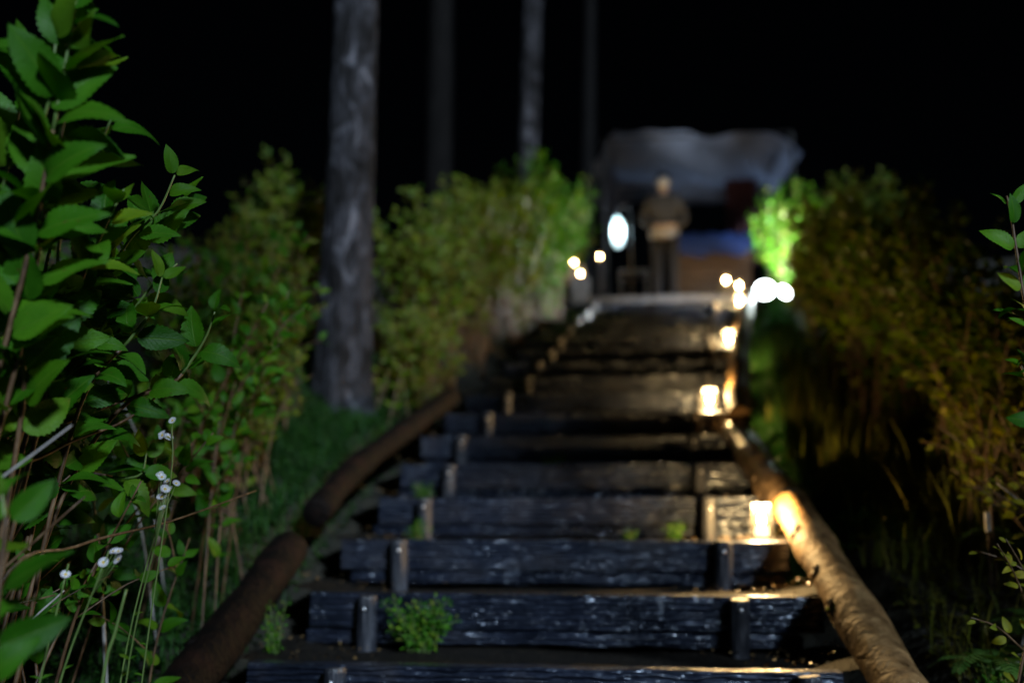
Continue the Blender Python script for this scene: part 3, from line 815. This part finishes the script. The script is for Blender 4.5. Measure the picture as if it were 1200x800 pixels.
# ------------------------------------------------------------------ ground cover, grass, litter
def blades(name, pts, hh, ww, mat, lean=.5, parent=None, bias=(0, 0)):
    n = len(pts); P = np.array(pts)
    a = RNG.uniform(0, 2 * np.pi, n); h = RNG.uniform(hh[0], hh[1], n); w = RNG.uniform(ww[0], ww[1], n)
    dx, dy = np.cos(a), np.sin(a)
    ln = RNG.uniform(.1, lean, n)
    V = np.zeros((n, 5, 3))
    side = np.stack([-dy * w, dx * w, np.zeros(n)], 1)
    tip = np.stack([(dx * ln + bias[0]) * h, (dy * ln + bias[1]) * h, h], 1)
    mid = np.stack([(dx * ln * .3 + bias[0] * .35) * h, (dy * ln * .3 + bias[1] * .35) * h, h * .58], 1)
    V[:, 0] = P - side; V[:, 1] = P + side; V[:, 2] = P + mid + side * .75; V[:, 3] = P + mid - side * .75; V[:, 4] = P + tip
    k = np.arange(n) * 5
    F = [(i, i + 1, i + 2, i + 3) for i in k.tolist()] + [(i + 3, i + 2, i + 4) for i in k.tolist()]
    o = put(name, make_mesh(name, V.reshape(-1, 3), F), mat, parent)
    return o

def scatter(n, x0, x1, y0, y1, keep):
    out = []
    while len(out) < n:
        x = random.uniform(x0, x1); y = random.uniform(y0, y1)
        u = x - XC - xoff(y)
        if random.random() < keep(x, y, u): out.append((x, y, ground(x, y) - .004))
    return out

def rosettes(name, pts, size, mat, k=4):
    V = []; F = []; n = 0
    for (x, y, z) in pts:
        a0 = random.uniform(0, 6.28); h = random.uniform(.01, .05)
        for q in range(k):
            a = a0 + q * 6.28 / k + random.uniform(-.3, .3); s = random.uniform(*size)
            c, d = math.cos(a), math.sin(a); t = random.uniform(-.3, .9)
            b = Vector((x, y, z + h)); e = Vector((c, d, t)).normalized(); sd = Vector((-d, c, 0)) * s * .32
            V += [b, b + e * s * .55 + sd, b + e * s + Vector((0, 0, -.2 * s)), b + e * s * .55 - sd]
            F.append((n, n + 1, n + 2, n + 3)); n += 4
    return put(name, make_mesh(name, [tuple(v) for v in V], F), mat)

kL = lambda x, y, u: 1.0 if u < -1.24 else (.5 if u < -1.17 else 0)
setp(blades('bank_grass', scatter(26000, -3.0, -1.1, 1.2, 7.5, kL), (.03, .12), (.0015, .0035), M_GRASS, .9), 'low green grass carpeting the left bank beside the log', 'grass', kind='stuff')
setp(rosettes('ground_cover', scatter(11000, -3.0, -1.1, 1.2, 7.5, kL), (.015, .04), M_GRASS), 'small-leaved green ground cover on the left bank', 'ground cover', kind='stuff')
kR = lambda x, y, u: 1.0 if u > 1.3 else 0
setp(blades('bank_weeds', scatter(7000, 1.0, 3.4, 2.2, 9.5, kR), (.04, .22), (.0015, .004), M_GRASSY, .8), 'thin weeds and grass covering the dark right bank', 'grass', kind='stuff')
setp(rosettes('bank_undergrowth', scatter(4500, 1.0, 3.4, 2.2, 9.5, kR), (.02, .045), M_GRASSY), 'small-leaved undergrowth on the dark right bank', 'undergrowth', kind='stuff')

kE = lambda x, y, u: 1.0 if 1.0 < u < 1.5 else 0
setp(blades('kerb_grass', scatter(6000, .6, 2.3, 4.6, 11.6, kE), (.04, .17), (.0015, .004), M_GRASS, .9), 'dark grass crowding the outer side of the right logs', 'grass', kind='stuff')
setp(rosettes('kerb_ground_cover', scatter(5000, .6, 2.3, 4.6, 11.6, kE), (.025, .06), M_GRASS), 'dark leafy ground cover along the outer side of the right logs', 'ground cover', kind='stuff')

# leaf litter caught on the ends of the treads
V = []; F = []; n = 0
for i in range(0, 9):
    y = Y0 + TR * i; z = Z0 + RI * i
    for q in range(150):
        sd = 1 if random.random() < .6 else -1
        u = sd * min(1.08, abs(random.gauss(.88, .16)))
        p = Vector((XC + xoff(y) + u, y + TR * random.uniform(.12, .99), z + .002 + .05 * smooth01((abs(u) - .86) / .2) + random.uniform(0, .012)))
        s = random.uniform(.008, .022)
        e = Euler((random.uniform(-.7, .7), random.uniform(-.7, .7), random.uniform(0, 6.28))).to_matrix()
        for a, b in ((-.5, 0), (0, -.4), (.6, 0), (0, .4)): V.append(tuple(p + e @ Vector((a * s, b * s, .15 * s * (a * a)))))
        F.append((n, n + 1, n + 2, n + 3)); n += 4
setp(put('leaf_litter', make_mesh('leaf_litter', V, F, None, False), M_LITTER), 'brown leaf litter and wood chips along the tread ends', 'leaf litter', kind='stuff')

# tall grass clumps on the right bank
for k, (x, y, h, nb, lab) in enumerate([
    (1.15, 5.2, .4, 90, 'tall yellow-lit grass clump on the right bank nearest the log'),
    (1.15, 5.9, .5, 90, 'tall grass clump on the right bank in front of the dim shrubs'),
    (1.2, 6.8, .5, 90, 'tall blurred grass clump on the right beside the upper pale log'),
    (1.5, 4.5, .42, 90, 'short grass tuft on the right bank under the yellow-lit leaves'),
    (1.12, 4.3, .2, 60, 'small grass tuft just right of the muddy log joint'),
    (1.75, 4.9, .65, 120, 'grass clump on the right bank near the white plant marker')]):
    z = ground(x, y)
    pts = [(x + random.gauss(0, .11), y + random.gauss(0, .11), z - .01) for _ in range(nb)]
    root = empty('grass_clump', (x, y, z), lab, 'grass', 'grass clumps on the right bank')
    blades('blades', pts, (h * .5, h), (.0018, .004), M_GRASSY, .45, root)['kind'] = 'stuff'

# ferns
def fern(x, y, size, nf, label, seed):
    rnd = random.Random(seed); z = ground(x, y)
    root = empty('fern', (x, y, z), label, 'fern', 'ferns at the lower right')
    for k in range(nf):
        a = k * 6.28 / nf + rnd.uniform(-.3, .3); l = size * rnd.uniform(.7, 1.1)
        d = Vector((math.cos(a), math.sin(a), 0))
        P = curve([Vector((x, y, z)), Vector((x, y, z + l * .55)) + d * l * .35, Vector((x, y, z + l * .6)) + d * l * .75, Vector((x, y, z + l * .45)) + d * l], 5)
        mb = MB(); mb.tube(P, [.002 - .0015 * i / (len(P) - 1) for i in range(len(P))], 4)
        for i in range(3, len(P)):
            t = (P[i] - P[i - 1]).normalized(); sd = t.cross(Vector((0, 0, 1))).normalized()
            pl = l * .3 * (1 - i / len(P)) ** .7 + .008
            for s in (-1, 1):
                e = (sd * s + t * .45 + Vector((0, 0, -.15))).normalized(); w = t * .0075
                mb.add([P[i] - w * .6, P[i] + w * .6, P[i] + e * pl * .6 + w, P[i] + e * pl, P[i] + e * pl * .6 - w], [(0, 1, 2, 3, 4)])
        mb.build('frond', M_FERN, root)
fern(1.16, 3.38, .24, 7, 'small fern with pale fronds at the lower right', 51)
fern(1.42, 3.6, .3, 7, 'fern at the right edge behind the small pale fern', 52)
fern(1.62, 4.25, .3, 6, 'dim fern on the right bank below the yellow-lit leaves', 53)

# weeds growing on the steps and beside the logs
def weed(x, y, z, h, spread, nst, label, seed, ls=(.012, .024)):
    rnd = random.Random(seed)
    root = empty('weed', (x, y, z), label, 'weed', 'weeds on the steps')
    fol = Foliage(); smb = MB()
    for k in range(nst):
        a = rnd.uniform(0, 6.28); rr = spread * math.sqrt(rnd.random())
        b = Vector((x + rnd.uniform(-.3, .3) * spread, y + rnd.uniform(-.15, .15) * spread, z))
        t = Vector((x + math.cos(a) * rr, y + math.sin(a) * rr * .5, z + h * rnd.uniform(.3, 1)))
        P = curve([b, b.lerp(t, .5) + Vector((0, 0, .02)), t], 4)
        smb.tube(P, .0014, 4)
        dress(P, root, rnd, .12, .017, ls, fol, spread=(.7, 1.3))
    fol.build('foliage', M_HEDGE, root); o = smb.build('stems', M_STEMG, root); o['kind'] = 'stuff'
def stp(i, u, f): return (XC + xoff(Y0 + TR * i) + u, Y0 + TR * (i + f), Z0 + RI * i - .01)
weed(*stp(0, -.5, .8), .19, .15, 34, 'bushy green weed on the lowest step by the left stake', 61, (.016, .032))
weed(*stp(2, .5, .72), .09, .07, 12, 'small weed beside the nearest glowing lantern', 62)
weed(*stp(2, .3, .8), .05, .05, 7, 'tiny seedling left of the weed by the lantern', 63)
weed(*stp(4, -.13, .75), .08, .08, 14, 'small weed in the middle of the stairs', 64)
weed(*stp(2, -.72, .75), .1, .08, 12, 'dim weed by the left stake of the third step', 65)
weed(*stp(3, -.8, .75), .1, .08, 12, 'dim weed at the left end of the fourth step', 66)
weed(*stp(0, -1.0, .45), .2, .05, 10, 'thin upright weed at the lower left between log and step', 67, (.012, .022))
weed(XC + 1.02, 3.72, zr(3.72) - .03, .11, .06, 12, 'green weed under the pale log at the lower right', 68, (.016, .028))
weed(1.12, 3.35, ground(1.12, 3.35), .12, .1, 12, 'weed on the far side of the pale log at the lower right', 69, (.018, .03))

# fleabane with small white daisies, and bare stalks
def daisy_head(root, p, d, s, rnd):
    mb = MB(); d = d.normalized()
    a = d.cross(Vector((0.2, 0.1, 1))).normalized(); b = d.cross(a)
    for k in range(16):
        th = k * 6.283 / 16
        e = a * math.cos(th) + b * math.sin(th); f = a * -math.sin(th) + b * math.cos(th)
        mb.add([p + e * s * .3 - f * s * .06, p + e * s * .3 + f * s * .06, p + e * s + f * s * .1 + d * s * .15, p + e * s - f * s * .1 + d * s * .15], [(0, 1, 2, 3)])
    h = mb.build('flower_head', M_PETAL, root)
    db = MB(); V = []
    db.add([p + d * s * .2] + [p + (a * math.cos(k * 1.047) + b * math.sin(k * 1.047)) * s * .36 + d * s * .05 for k in range(6)], [(0, 1 + k, 1 + (k + 1) % 6) for k in range(6)])
    db.build('disc', M_DISC, h)
def daisy(pts, heads, label, seed, r=.0022):
    rnd = random.Random(seed)
    P = curve(pts, 6)
    root = empty('fleabane', P[0], label, 'flower', 'fleabane flowers on the left bank')
    stem(P, r, r * .6, M_STEMG, root)
    for k in range(heads):
        p = P[-1] + Vector((rnd.uniform(-.03, .03), rnd.uniform(-.03, .03), rnd.uniform(-.025, .03)))
        stem([P[-3], P[-3].lerp(p, .6), p], r * .4, r * .3, M_STEMG, root, 4, 'flower_stalk')
        daisy_head(root, p, Vector((rnd.uniform(-.5, .7), -.6, rnd.uniform(.2, .9))), rnd.uniform(.0085, .012), rnd)
    for k in range(4):
        i = rnd.randrange(2, len(P) - 3); a = rnd.uniform(0, 6.28)
        put('leaf', LEAF_NEAR[k], None, root, leaf_matrix(P[i], Vector((math.cos(a), math.sin(a), .6)), rnd.uniform(.02, .035)) @ Matrix.Diagonal((.45, 1, 1, 1)))
daisy([(-1.14, 2.3, -.72), (-1.11, 2.3, -0.3), (-1.075, 2.3, 0.086), (-1.08, 2.3, 0.209)], 4, 'fleabane with the highest small white daisies on the left bank', 71)
daisy([(-1.2, 2.3, -.74), (-1.158, 2.3, -0.3), (-1.08, 2.3, 0.066)], 5, 'fleabane with a dense daisy cluster in the middle of its patch', 72, .0026)
daisy([(-1.14, 2.24, -.74), (-1.11, 2.22, -0.32), (-1.036, 2.2, 0.034)], 4, 'fleabane leaning right with daisies nearest the stairs', 73)
daisy([(-1.27, 2.14, -.74), (-1.214, 2.11, -0.38), (-1.112, 2.1, -0.077)], 4, 'fleabane with the lowest white daisies at the left', 74, .0026)
daisy([(-1.3, 2.14, -.74), (-1.26, 2.11, -0.4), (-1.203, 2.1, -0.105)], 1, 'pale green stalk with one daisy at the bottom left', 75, .003)
root = empty('flower_stalk', (-1.12, 2.1, -.76), 'thick pale green bare stalk at the bottom left', 'plant')
stem(curve([(-1.13, 2.1, -.76), (-1.107, 2.1, -0.352), (-1.086, 2.1, -0.247), (-1.067, 2.1, -0.158)], 5), .0045, .003, M_STEMG, root)

# a white plant marker on the right bank
mz = ground(1.37, 4.0)
root = empty('plant_marker', (1.37, 4.0, mz), 'small white plant marker stuck in the right bank', 'marker')
MB().tube([(1.362, 4.0, mz - .05), (1.366, 4.0, mz + .2), (1.37, 4.0, -.06)], .004, 6).build('stick', M_STEMB, root)
MB().box((1.36, 3.996, -.065), (1.379, 4.002, .012), .002).build('tag', M_MARK, root)

# ------------------------------------------------------------------ candle lanterns
proto = empty('candle_lantern', (0, 0, 0))
H = .165
mb = MB().lathe([(.058, .02), (.0575, .03), (.05, .09), (.042, .15), (.0405, H)], 28)
mb.build('glass', M_GLASS, proto, local=True, smooth=True)
mb = MB().lathe([(.0, .0), (.054, .0), (.0575, .006), (.0575, .014), (.055, .02), (.0, .016)], 28)
mb.build('base', M_GLASSR, proto, local=True, smooth=True)
mb = MB().lathe([(.0422, H - .018), (.0437, H - .012), (.0432, H), (.038, H), (.038, H - .012), (.0402, H - .018)], 28)
mb.build('rim', M_GLASSR, proto, local=True, smooth=True)
mb = MB().lathe([(.0, .018), (.03, .018), (.032, .03), (.03, .06), (.024, .066), (.0, .062)], 16)
cd = mb.build('candle', M_GLOW, proto, local=True, smooth=True)
mb = MB().lathe([(.0, .064), (.01, .07), (.0165, .083), (.014, .102), (.006, .122), (.0, .13)], 12)
fl = mb.build('flame', M_FLAME, cd, local=True, smooth=True)
LIGHT = bpy.data.lights.new('candle_light', 'POINT'); LIGHT.energy = 24; LIGHT.color = (1.0, .64, .25); LIGHT.shadow_soft_size = .02
LIGHT_FAR = LIGHT.copy(); LIGHT_FAR.energy = 1.1
lo = bpy.data.objects.new('candle_light', LIGHT); COL.objects.link(lo); lo.parent = proto; lo.location = (0, 0, .155)
spots = [
 (0.60, Y0 + TR * 2 + .07, Z0 + RI * 2 + .002, 'glowing glass candle lantern nearest the camera, beside the muddy log'),
 (0.58, Y0 + TR * 6 - .1 + .18, Z0 + RI * 6 + .002, 'second candle lantern up the right side, beside the upper pale log'),
 (0.95, Y0 + TR * 10 + .1, Z0 + RI * 10 + .002, 'third candle lantern up the right side of the stairs'),
 (1.31, Y0 + TR * 14 + .1, Z0 + RI * 14 + .002, 'candle lantern on the step just below the floodlight'),
 (1.36, 12.6, 2.87, 'candle lantern on the stone block left of the floodlight'),
 (1.49, 12.35, 2.74, 'lower candle lantern on the flat stone beside the landing'),
 (-0.455, 11.62, 2.79, 'brighter small lantern on the stones left of the landing'),
 (-0.54, 11.82, 2.98, 'upper small lantern on the stones left of the landing'),
 (-0.25, 13.0, 3.36, 'dim small lantern on the post below the floodlit bush'),
]
for k, (x, y, z, lab) in enumerate(spots):
    o = proto if k == 0 else copy_tree(proto)
    o.location = (x, y, z)
    o.rotation_euler = (0, 0, k * 1.3)
    o.scale = ((.95, .92, .9, .88, .75, .75, .5, .5, .5)[k],) * 3
    if k >= 4:
        for c in o.children:
            if c.type == 'LIGHT': c.data = LIGHT_FAR
    setp(o, lab, 'lantern', 'candle lanterns')

def block(lo, hi, label, name='stone_block', mat=None, grp='stone blocks by the landing'):
    o = MB().box(lo, hi, .02).build(name, mat or M_DSTONE)
    setp(o, label, 'stone', grp)
block((1.24, 12.48, Z_TOP - .06), (1.5, 12.72, 2.868), 'stone block carrying the lantern left of the floodlight')
block((1.36, 12.22, Z_TOP - .06), (1.64, 12.46, 2.738), 'flat stone carrying the lower lantern beside the landing')
block((-.56, 11.5, Z_TOP - .35), (-.35, 11.71, 2.788), 'stone carrying the brighter small lantern at the left of the landing')
block((-.67, 11.72, Z_TOP - .35), (-.42, 11.94, 2.978), 'taller stone carrying the upper small lantern at the left')
MB_post = MB().tube([(-.25, 13.0, Z_TOP - .06), (-.25, 13.0, 3.358)], .05, 10).build('lantern_post', M_STAKE)
setp(MB_post, 'short wooden post carrying the dim lantern by the tent', 'post')

# ------------------------------------------------------------------ floodlight
fx, fy, fz = 1.68, 11.0, 2.29
flood = empty('floodlight', (fx, fy, fz), 'blazing white twin floodlight on the ground at the right of the landing', 'lamp')
MB().box((fx - .2, fy - .05, fz - .03), (fx + .25, fy + .09, fz + .0), .008).build('stand', M_BLACK, flood)
for k, (dx, s, az) in enumerate(((-.08, 1.05, -.15), (.13, .72, .5))):
    Mh = Matrix.Translation((fx + dx, fy - .03, fz + .15 - .03 * k)) @ Matrix.Rotation(az, 4, 'Z') @ Matrix.Rotation(R(-18), 4, 'X')
    hb = MB().lathe([(0, -.07), (.05 * s, -.07), (.095 * s, -.03), (.11 * s, 0), (.105 * s, .006), (.098 * s, 0), (0, -.004)], 20)
    RX = Matrix.Rotation(R(90), 4, 'X')
    hd = hb.build('lamp_head', M_BLACK, flood, M=Mh @ RX, smooth=True)
    MB().lathe([(0, .022), (.05 * s, .018), (.08 * s, .009), (.096 * s, .001)], 20).build('lens', M_LED, hd, M=Mh @ RX, smooth=True)
    MB().tube([(fx + dx, fy + .03, fz - .01), (fx + dx, fy + .03, fz + .1)], .012, 8).build('bracket', M_DARKM, flood)
FL = bpy.data.lights.new('floodlight_light', 'SPOT'); FL.energy = 480; FL.color = (.86, .95, 1.0); FL.shadow_soft_size = .06; FL.spot_size = R(84); FL.spot_blend = .5
fo = bpy.data.objects.new('floodlight_light', FL); COL.objects.link(fo); fo.parent = flood
fo.location = (-.16, -.16, .16)
fo.rotation_euler = Vector((-.89, -.2, .36)).to_track_quat('-Z', 'Y').to_euler()
FL2 = FL.copy(); FL2.energy = 420; FL2.spot_size = R(105)
fo2 = bpy.data.objects.new('floodlight_light', FL2); COL.objects.link(fo2); fo2.parent = flood
fo2.location = (.05, -.1, .26)
fo2.rotation_euler = Vector((.45, .4, .72)).to_track_quat('-Z', 'Y').to_euler()

# hanging lamp left of the person
hl = empty('hanging_lamp', (0.0, 13.0, Z_TOP), 'white hanging lamp with teal tinted top left of the person', 'lamp')
MB().tube([(.17, 13.0, Z_TOP - .05), (.17, 13.0, 4.0), (.14, 13.0, 4.08), (.06, 13.0, 4.1), (.0, 13.0, 4.07), (.0, 13.0, 3.97)], .011, 8).build('hook_pole', M_DARKM, hl)
MB().lathe([(.02, 3.95), (.045, 3.91), (.07, 3.83), (.08, 3.72), (.075, 3.63), (.05, 3.55), (.02, 3.52)], 20, (0, 13.0, 0)).build('lamp_shade', M_SHADE, hl, smooth=True)
MB().lathe([(0, 3.7), (.04, 3.68), (.055, 3.62), (.04, 3.56), (0, 3.54)], 14, (0, 13.0, 0)).build('bulb', M_BULB, hl, smooth=True)
HLt = bpy.data.lights.new('hanging_lamp_light', 'POINT'); HLt.energy = 7; HLt.color = (.85, .94, 1.0); HLt.shadow_soft_size = .06
ho = bpy.data.objects.new('hanging_lamp_light', HLt); COL.objects.link(ho); ho.parent = hl; ho.location = (0, 0, 3.75 - Z_TOP)

# ------------------------------------------------------------------ tent with vinyl roof, counter, banner
tent = empty('tent', (1.1, 15, Z_TOP), 'open tent with a sagging pale vinyl roof at the top of the stairs', 'tent')
TX0, TX1, TY0, TY1 = -.3, 2.6, 13.7, 16.6
V = []; F = []; N1, N2 = 44, 30
for b in range(N2 + 1):
    for a in range(N1 + 1):
        s = a / N1; t = b / N2
        x = TX0 + (TX1 - TX0) * s; y = TY0 + (TY1 - TY0) * t
        z = 5.3 + .22 * t - .14 * math.sin(math.pi * s) * math.sin(math.pi * t) + .05 * math.sin(math.pi * s) * (1 - t)
        z += .03 * math.sin(9 * s + 5 * t) * (1 - .5 * t) + .03 * math.sin(17 * s - 11 * t + 1) + .02 * math.sin(31 * s + 3 * math.sin(5 * t)) + .03 * abs(math.sin(6 * (s + t * .6)))
        e = smooth01((.1 - s) / .1); z -= .42 * e * (1 - .1 * math.sin(t * 14))      # the left side hangs down
        x -= .05 * e * math.sin(t * 11)
        f = smooth01((t - .9) / .1); z -= .3 * f
        e2 = smooth01((s - .94) / .06); z -= .15 * e2
        z += .06 - .2 * s * s
        V.append((x, y, z))
for b in range(N2):
    for a in range(N1):
        p = b * (N1 + 1) + a
        F.append((p, p + 1, p + N1 + 2, p + N1 + 1))
put('canopy', make_mesh('canopy', V, F), M_TARP, tent)
for x in (TX0 + .12, TX1 - .12):
    for y in (TY0 + .12, TY1 - .12):
        MB().tube([(x, y, Z_TOP - .1), (x, y, 5.36)], .022, 10).build('pole', M_BLACK, tent)
for a, b in (((TX0 + .12, TY0 + .12, 5.36), (TX1 - .12, TY0 + .12, 5.36)), ((TX0 + .12, TY1 - .12, 5.36), (TX1 - .12, TY1 - .12, 5.36)), ((TX0 + .12, TY0 + .12, 5.36), (TX0 + .12, TY1 - .12, 5.36)), ((TX1 - .12, TY0 + .12, 5.36), (TX1 - .12, TY1 - .12, 5.36))):
    MB().tube([a, b], .016, 8).build('roof_bar', M_BLACK, tent)

cnt = empty('counter', (1.25, 13.6, Z_TOP), 'stall counter with warm-lit wooden front under the blue cloth', 'counter')
for k in range(5):
    z0 = Z_TOP + .1 + k * .17
    MB().box((.72, 13.5 + .003 * (k % 2), z0), (1.8, 13.53 + .003 * (k % 2), z0 + .162), .004).build('board', M_WOOD, cnt)
MB().box((.7, 13.47, 3.56), (1.82, 14.1, 3.6), .006).build('top', M_WOOD, cnt)
for x in (.74, 1.78):
    for y in (13.56, 14.05):
        MB().box((x - .025, y - .025, Z_TOP - .02), (x + .025, y + .025, 3.559), .003).build('leg', M_WOOD, cnt)
V = []; F = []; na = 40; prof = [(13.46, 3.5, 1), (13.455, 3.62, .6), (13.452, 3.78, .1), (13.5, 3.82, 0), (13.8, 3.83, 0), (14.08, 3.8, 0)]
for a in range(na + 1):
    x = .72 + 1.1 * a / na
    for (y, z, k) in prof:
        V.append((x, y - .02 * k * math.sin(a * 1.4) - .01, z + .012 * math.sin(a * .7) + (.03 * math.sin(a * .35) if k == 1 else 0)))
kk = len(prof)
for a in range(na):
    for c in range(kk - 1):
        p = a * kk + c; F.append((p, p + kk, p + kk + 1, p + 1))
setp(put('blue_cloth', make_mesh('blue_cloth', V, F), M_BLUE), 'dark blue cloth draped over goods on the stall counter', 'cloth')
MB().box((.76, 13.5, 3.602), (1.78, 14.04, 3.795), .01).build('display_box', M_GREYW, cnt)
tb = empty('side_table', (.2, 13.7, Z_TOP), 'small grey table beside the hanging lamp', 'table')
MB().box((.0, 13.5, 3.3), (.42, 13.95, 3.34), .005).build('table_top', M_GREYW, tb)
for x in (.03, .39):
    for y in (13.53, 13.92):
        MB().box((x - .02, y - .02, Z_TOP - .02), (x + .02, y + .02, 3.299), .003).build('leg', M_GREYW, tb)
V = []; F = []
for a in range(31):
    x = 1.72 + .5 * a / 30
    for b in range(9): V.append((x, 15.6 + .04 * math.sin(a * .9), 3.9 + 1.4 * b / 8))
for a in range(30):
    for b in range(8):
        p = a * 9 + b; F.append((p, p + 9, p + 10, p + 1))
put('curtain', make_mesh('curtain', V, F), M_RED, tent)

# ------------------------------------------------------------------ the person on the landing
px, py, pz = .59, 12.45, Z_TOP
person = empty('person', (px, py, pz), 'person with dark hair in a taupe jacket and dark trousers standing on the landing', 'person')
def skin_obj(name, joints, edges, mat, parent, sub=2):
    m = bpy.data.meshes.new(name)
    m.from_pydata([(px + a, py + b, pz + c) for a, b, c, *_ in joints], edges, [])
    o = put(name, m, mat, parent)
    sk = o.modifiers.new('skin', 'SKIN')
    lay = m.skin_vertices[0] if m.skin_vertices else None
    if lay is None:
        m.skin_vertices.new() if hasattr(m.skin_vertices, 'new') else None
        lay = m.skin_vertices[0]
    for i, j in enumerate(joints):
        r = j[3]
        lay.data[i].radius = r if isinstance(r, tuple) else (r, r)
        lay.data[i].use_root = (i == 0)
    ss = o.modifiers.new('smooth', 'SUBSURF'); ss.levels = sub; ss.render_levels = sub
    return o
# body: pelvis, spine, neck, head, arms bent to the front, legs; y is away from the camera
J = [(0, 0, .92, (.14, .1)), (0, 0, 1.12, (.125, .09)), (0, .0, 1.32, (.15, .1)), (0, 0, 1.44, (.07, .06)), (0, 0, 1.5, .052), (0, -.01, 1.56, .07), (0, -.012, 1.63, (.076, .09)), (0, -.005, 1.69, (.068, .08)),
     (.17, 0, 1.4, .055), (.235, .02, 1.14, .042), (.13, -.16, 1.0, .032), (.07, -.2, .985, .026),
     (-.17, 0, 1.4, .055), (-.235, .02, 1.14, .042), (-.13, -.16, 1.0, .032), (-.07, -.2, .985, .026),
     (.09, 0, .85, .085), (.1, -.01, .48, .055), (.105, .01, .09, .038), (.11, -.11, .04, .032),
     (-.09, 0, .85, .085), (-.1, -.01, .48, .055), (-.105, .01, .09, .038), (-.11, -.11, .04, .032)]
Ed = [(0, 1), (1, 2), (2, 3), (3, 4), (4, 5), (5, 6), (6, 7), (2, 8), (8, 9), (9, 10), (10, 11), (2, 12), (12, 13), (13, 14), (14, 15), (0, 16), (16, 17), (17, 18), (18, 19), (0, 20), (20, 21), (21, 22), (22, 23)]
for s, wrist in ((1, 11), (-1, 15)):
    for q, (dz, ln) in enumerate(((.022, .055), (.007, .065), (-.008, .062), (-.021, .048))):
        b0 = len(J)
        J += [(s * .05, -.215, .985 + dz, .0095), (s * (.05 - ln * .6), -.225, .98 + dz, .0085), (s * (.05 - ln), -.21, .972 + dz, .007)]
        Ed += [(wrist, b0), (b0, b0 + 1), (b0 + 1, b0 + 2)]
    b0 = len(J)
    J += [(s * .062, -.2, 1.015, .01), (s * .035, -.215, 1.03, .008)]
    Ed += [(wrist, b0), (b0, b0 + 1)]
body = skin_obj('body', J, Ed, M_SKIN, person)
# jacket
JJ = [(0, 0, .98, (.185, .13)), (0, 0, 1.12, (.19, .135)), (0, 0, 1.28, (.2, .13)), (0, 0, 1.41, (.13, .1)), (0, 0, 1.47, (.075, .07)),
      (.185, 0, 1.38, .08), (.265, .02, 1.13, .07), (.16, -.14, 1.01, .055), (.12, -.165, 1.0, .046),
      (-.185, 0, 1.38, .08), (-.265, .02, 1.13, .07), (-.16, -.14, 1.01, .055), (-.12, -.165, 1.0, .046)]
skin_obj('jacket', JJ, [(0, 1), (1, 2), (2, 3), (3, 4), (2, 5), (5, 6), (6, 7), (7, 8), (2, 9), (9, 10), (10, 11), (11, 12)], M_JACKET, person)
MB().lathe([(.17, .87), (.19, .9), (.188, .97), (.17, 1.0)], 22, (0, 0, 0)).build('shirt_hem', M_SHIRT, person, smooth=True, M=Matrix.Translation((px, py, pz)) @ Matrix.Diagonal((1, .78, 1, 1)))
TJ = [(0, 0, .93, (.165, .12)), (.095, 0, .82, .1), (.1, -.01, .48, .075), (.105, .01, .07, .062), (-.095, 0, .82, .1), (-.1, -.01, .48, .075), (-.105, .01, .07, .062)]
skin_obj('trousers', TJ, [(0, 1), (1, 2), (2, 3), (0, 4), (4, 5), (5, 6)], M_TROUS, person)
def ellipsoid(c, r, u=16, v=10, keep=None):
    V = []; F = []
    for j in range(v + 1):
        ph = math.pi * j / v
        for i in range(u):
            th = 2 * math.pi * i / u
            V.append((c[0] + r[0] * math.sin(ph) * math.cos(th), c[1] + r[1] * math.sin(ph) * math.sin(th), c[2] + r[2] * math.cos(ph)))
    for j in range(v):
        for i in range(u):
            f = (j * u + i, j * u + (i + 1) % u, (j + 1) * u + (i + 1) % u, (j + 1) * u + i)
            if keep is None or all(keep(V[k]) for k in f): F.append(tuple(reversed(f)))
    return V, F
hx, hy, hz = px, py, pz + 1.635
V, F = ellipsoid((hx, hy + .01, hz + .02), (.092, .108, .118), 24, 16, lambda p: p[1] > hy - .055 or p[2] > hz + .075)
put('hair', make_mesh('hair', V, F), M_HAIR, person)
V, F = ellipsoid((hx, hy - .035, hz - .022), (.078, .082, .075), 18, 12, lambda p: p[1] < hy - .0)
put('face_mask', make_mesh('face_mask', V, F), M_MASK, person)
for s in (-1, 1):
    V, F = ellipsoid((hx + s * .03, hy - .092, hz + .03), (.012, .007, .008), 10, 6)
    put('eye', make_mesh('eye', V, F), M_HAIR, person)
    V, F = ellipsoid((hx + s * .083, hy, hz), (.012, .02, .03), 10, 6)
    put('ear', make_mesh('ear', V, F), M_SKIN, person)
V, F = ellipsoid((hx, hy - .1, hz - .0), (.013, .016, .024), 10, 6)
put('nose', make_mesh('nose', V, F), M_SKIN, person)
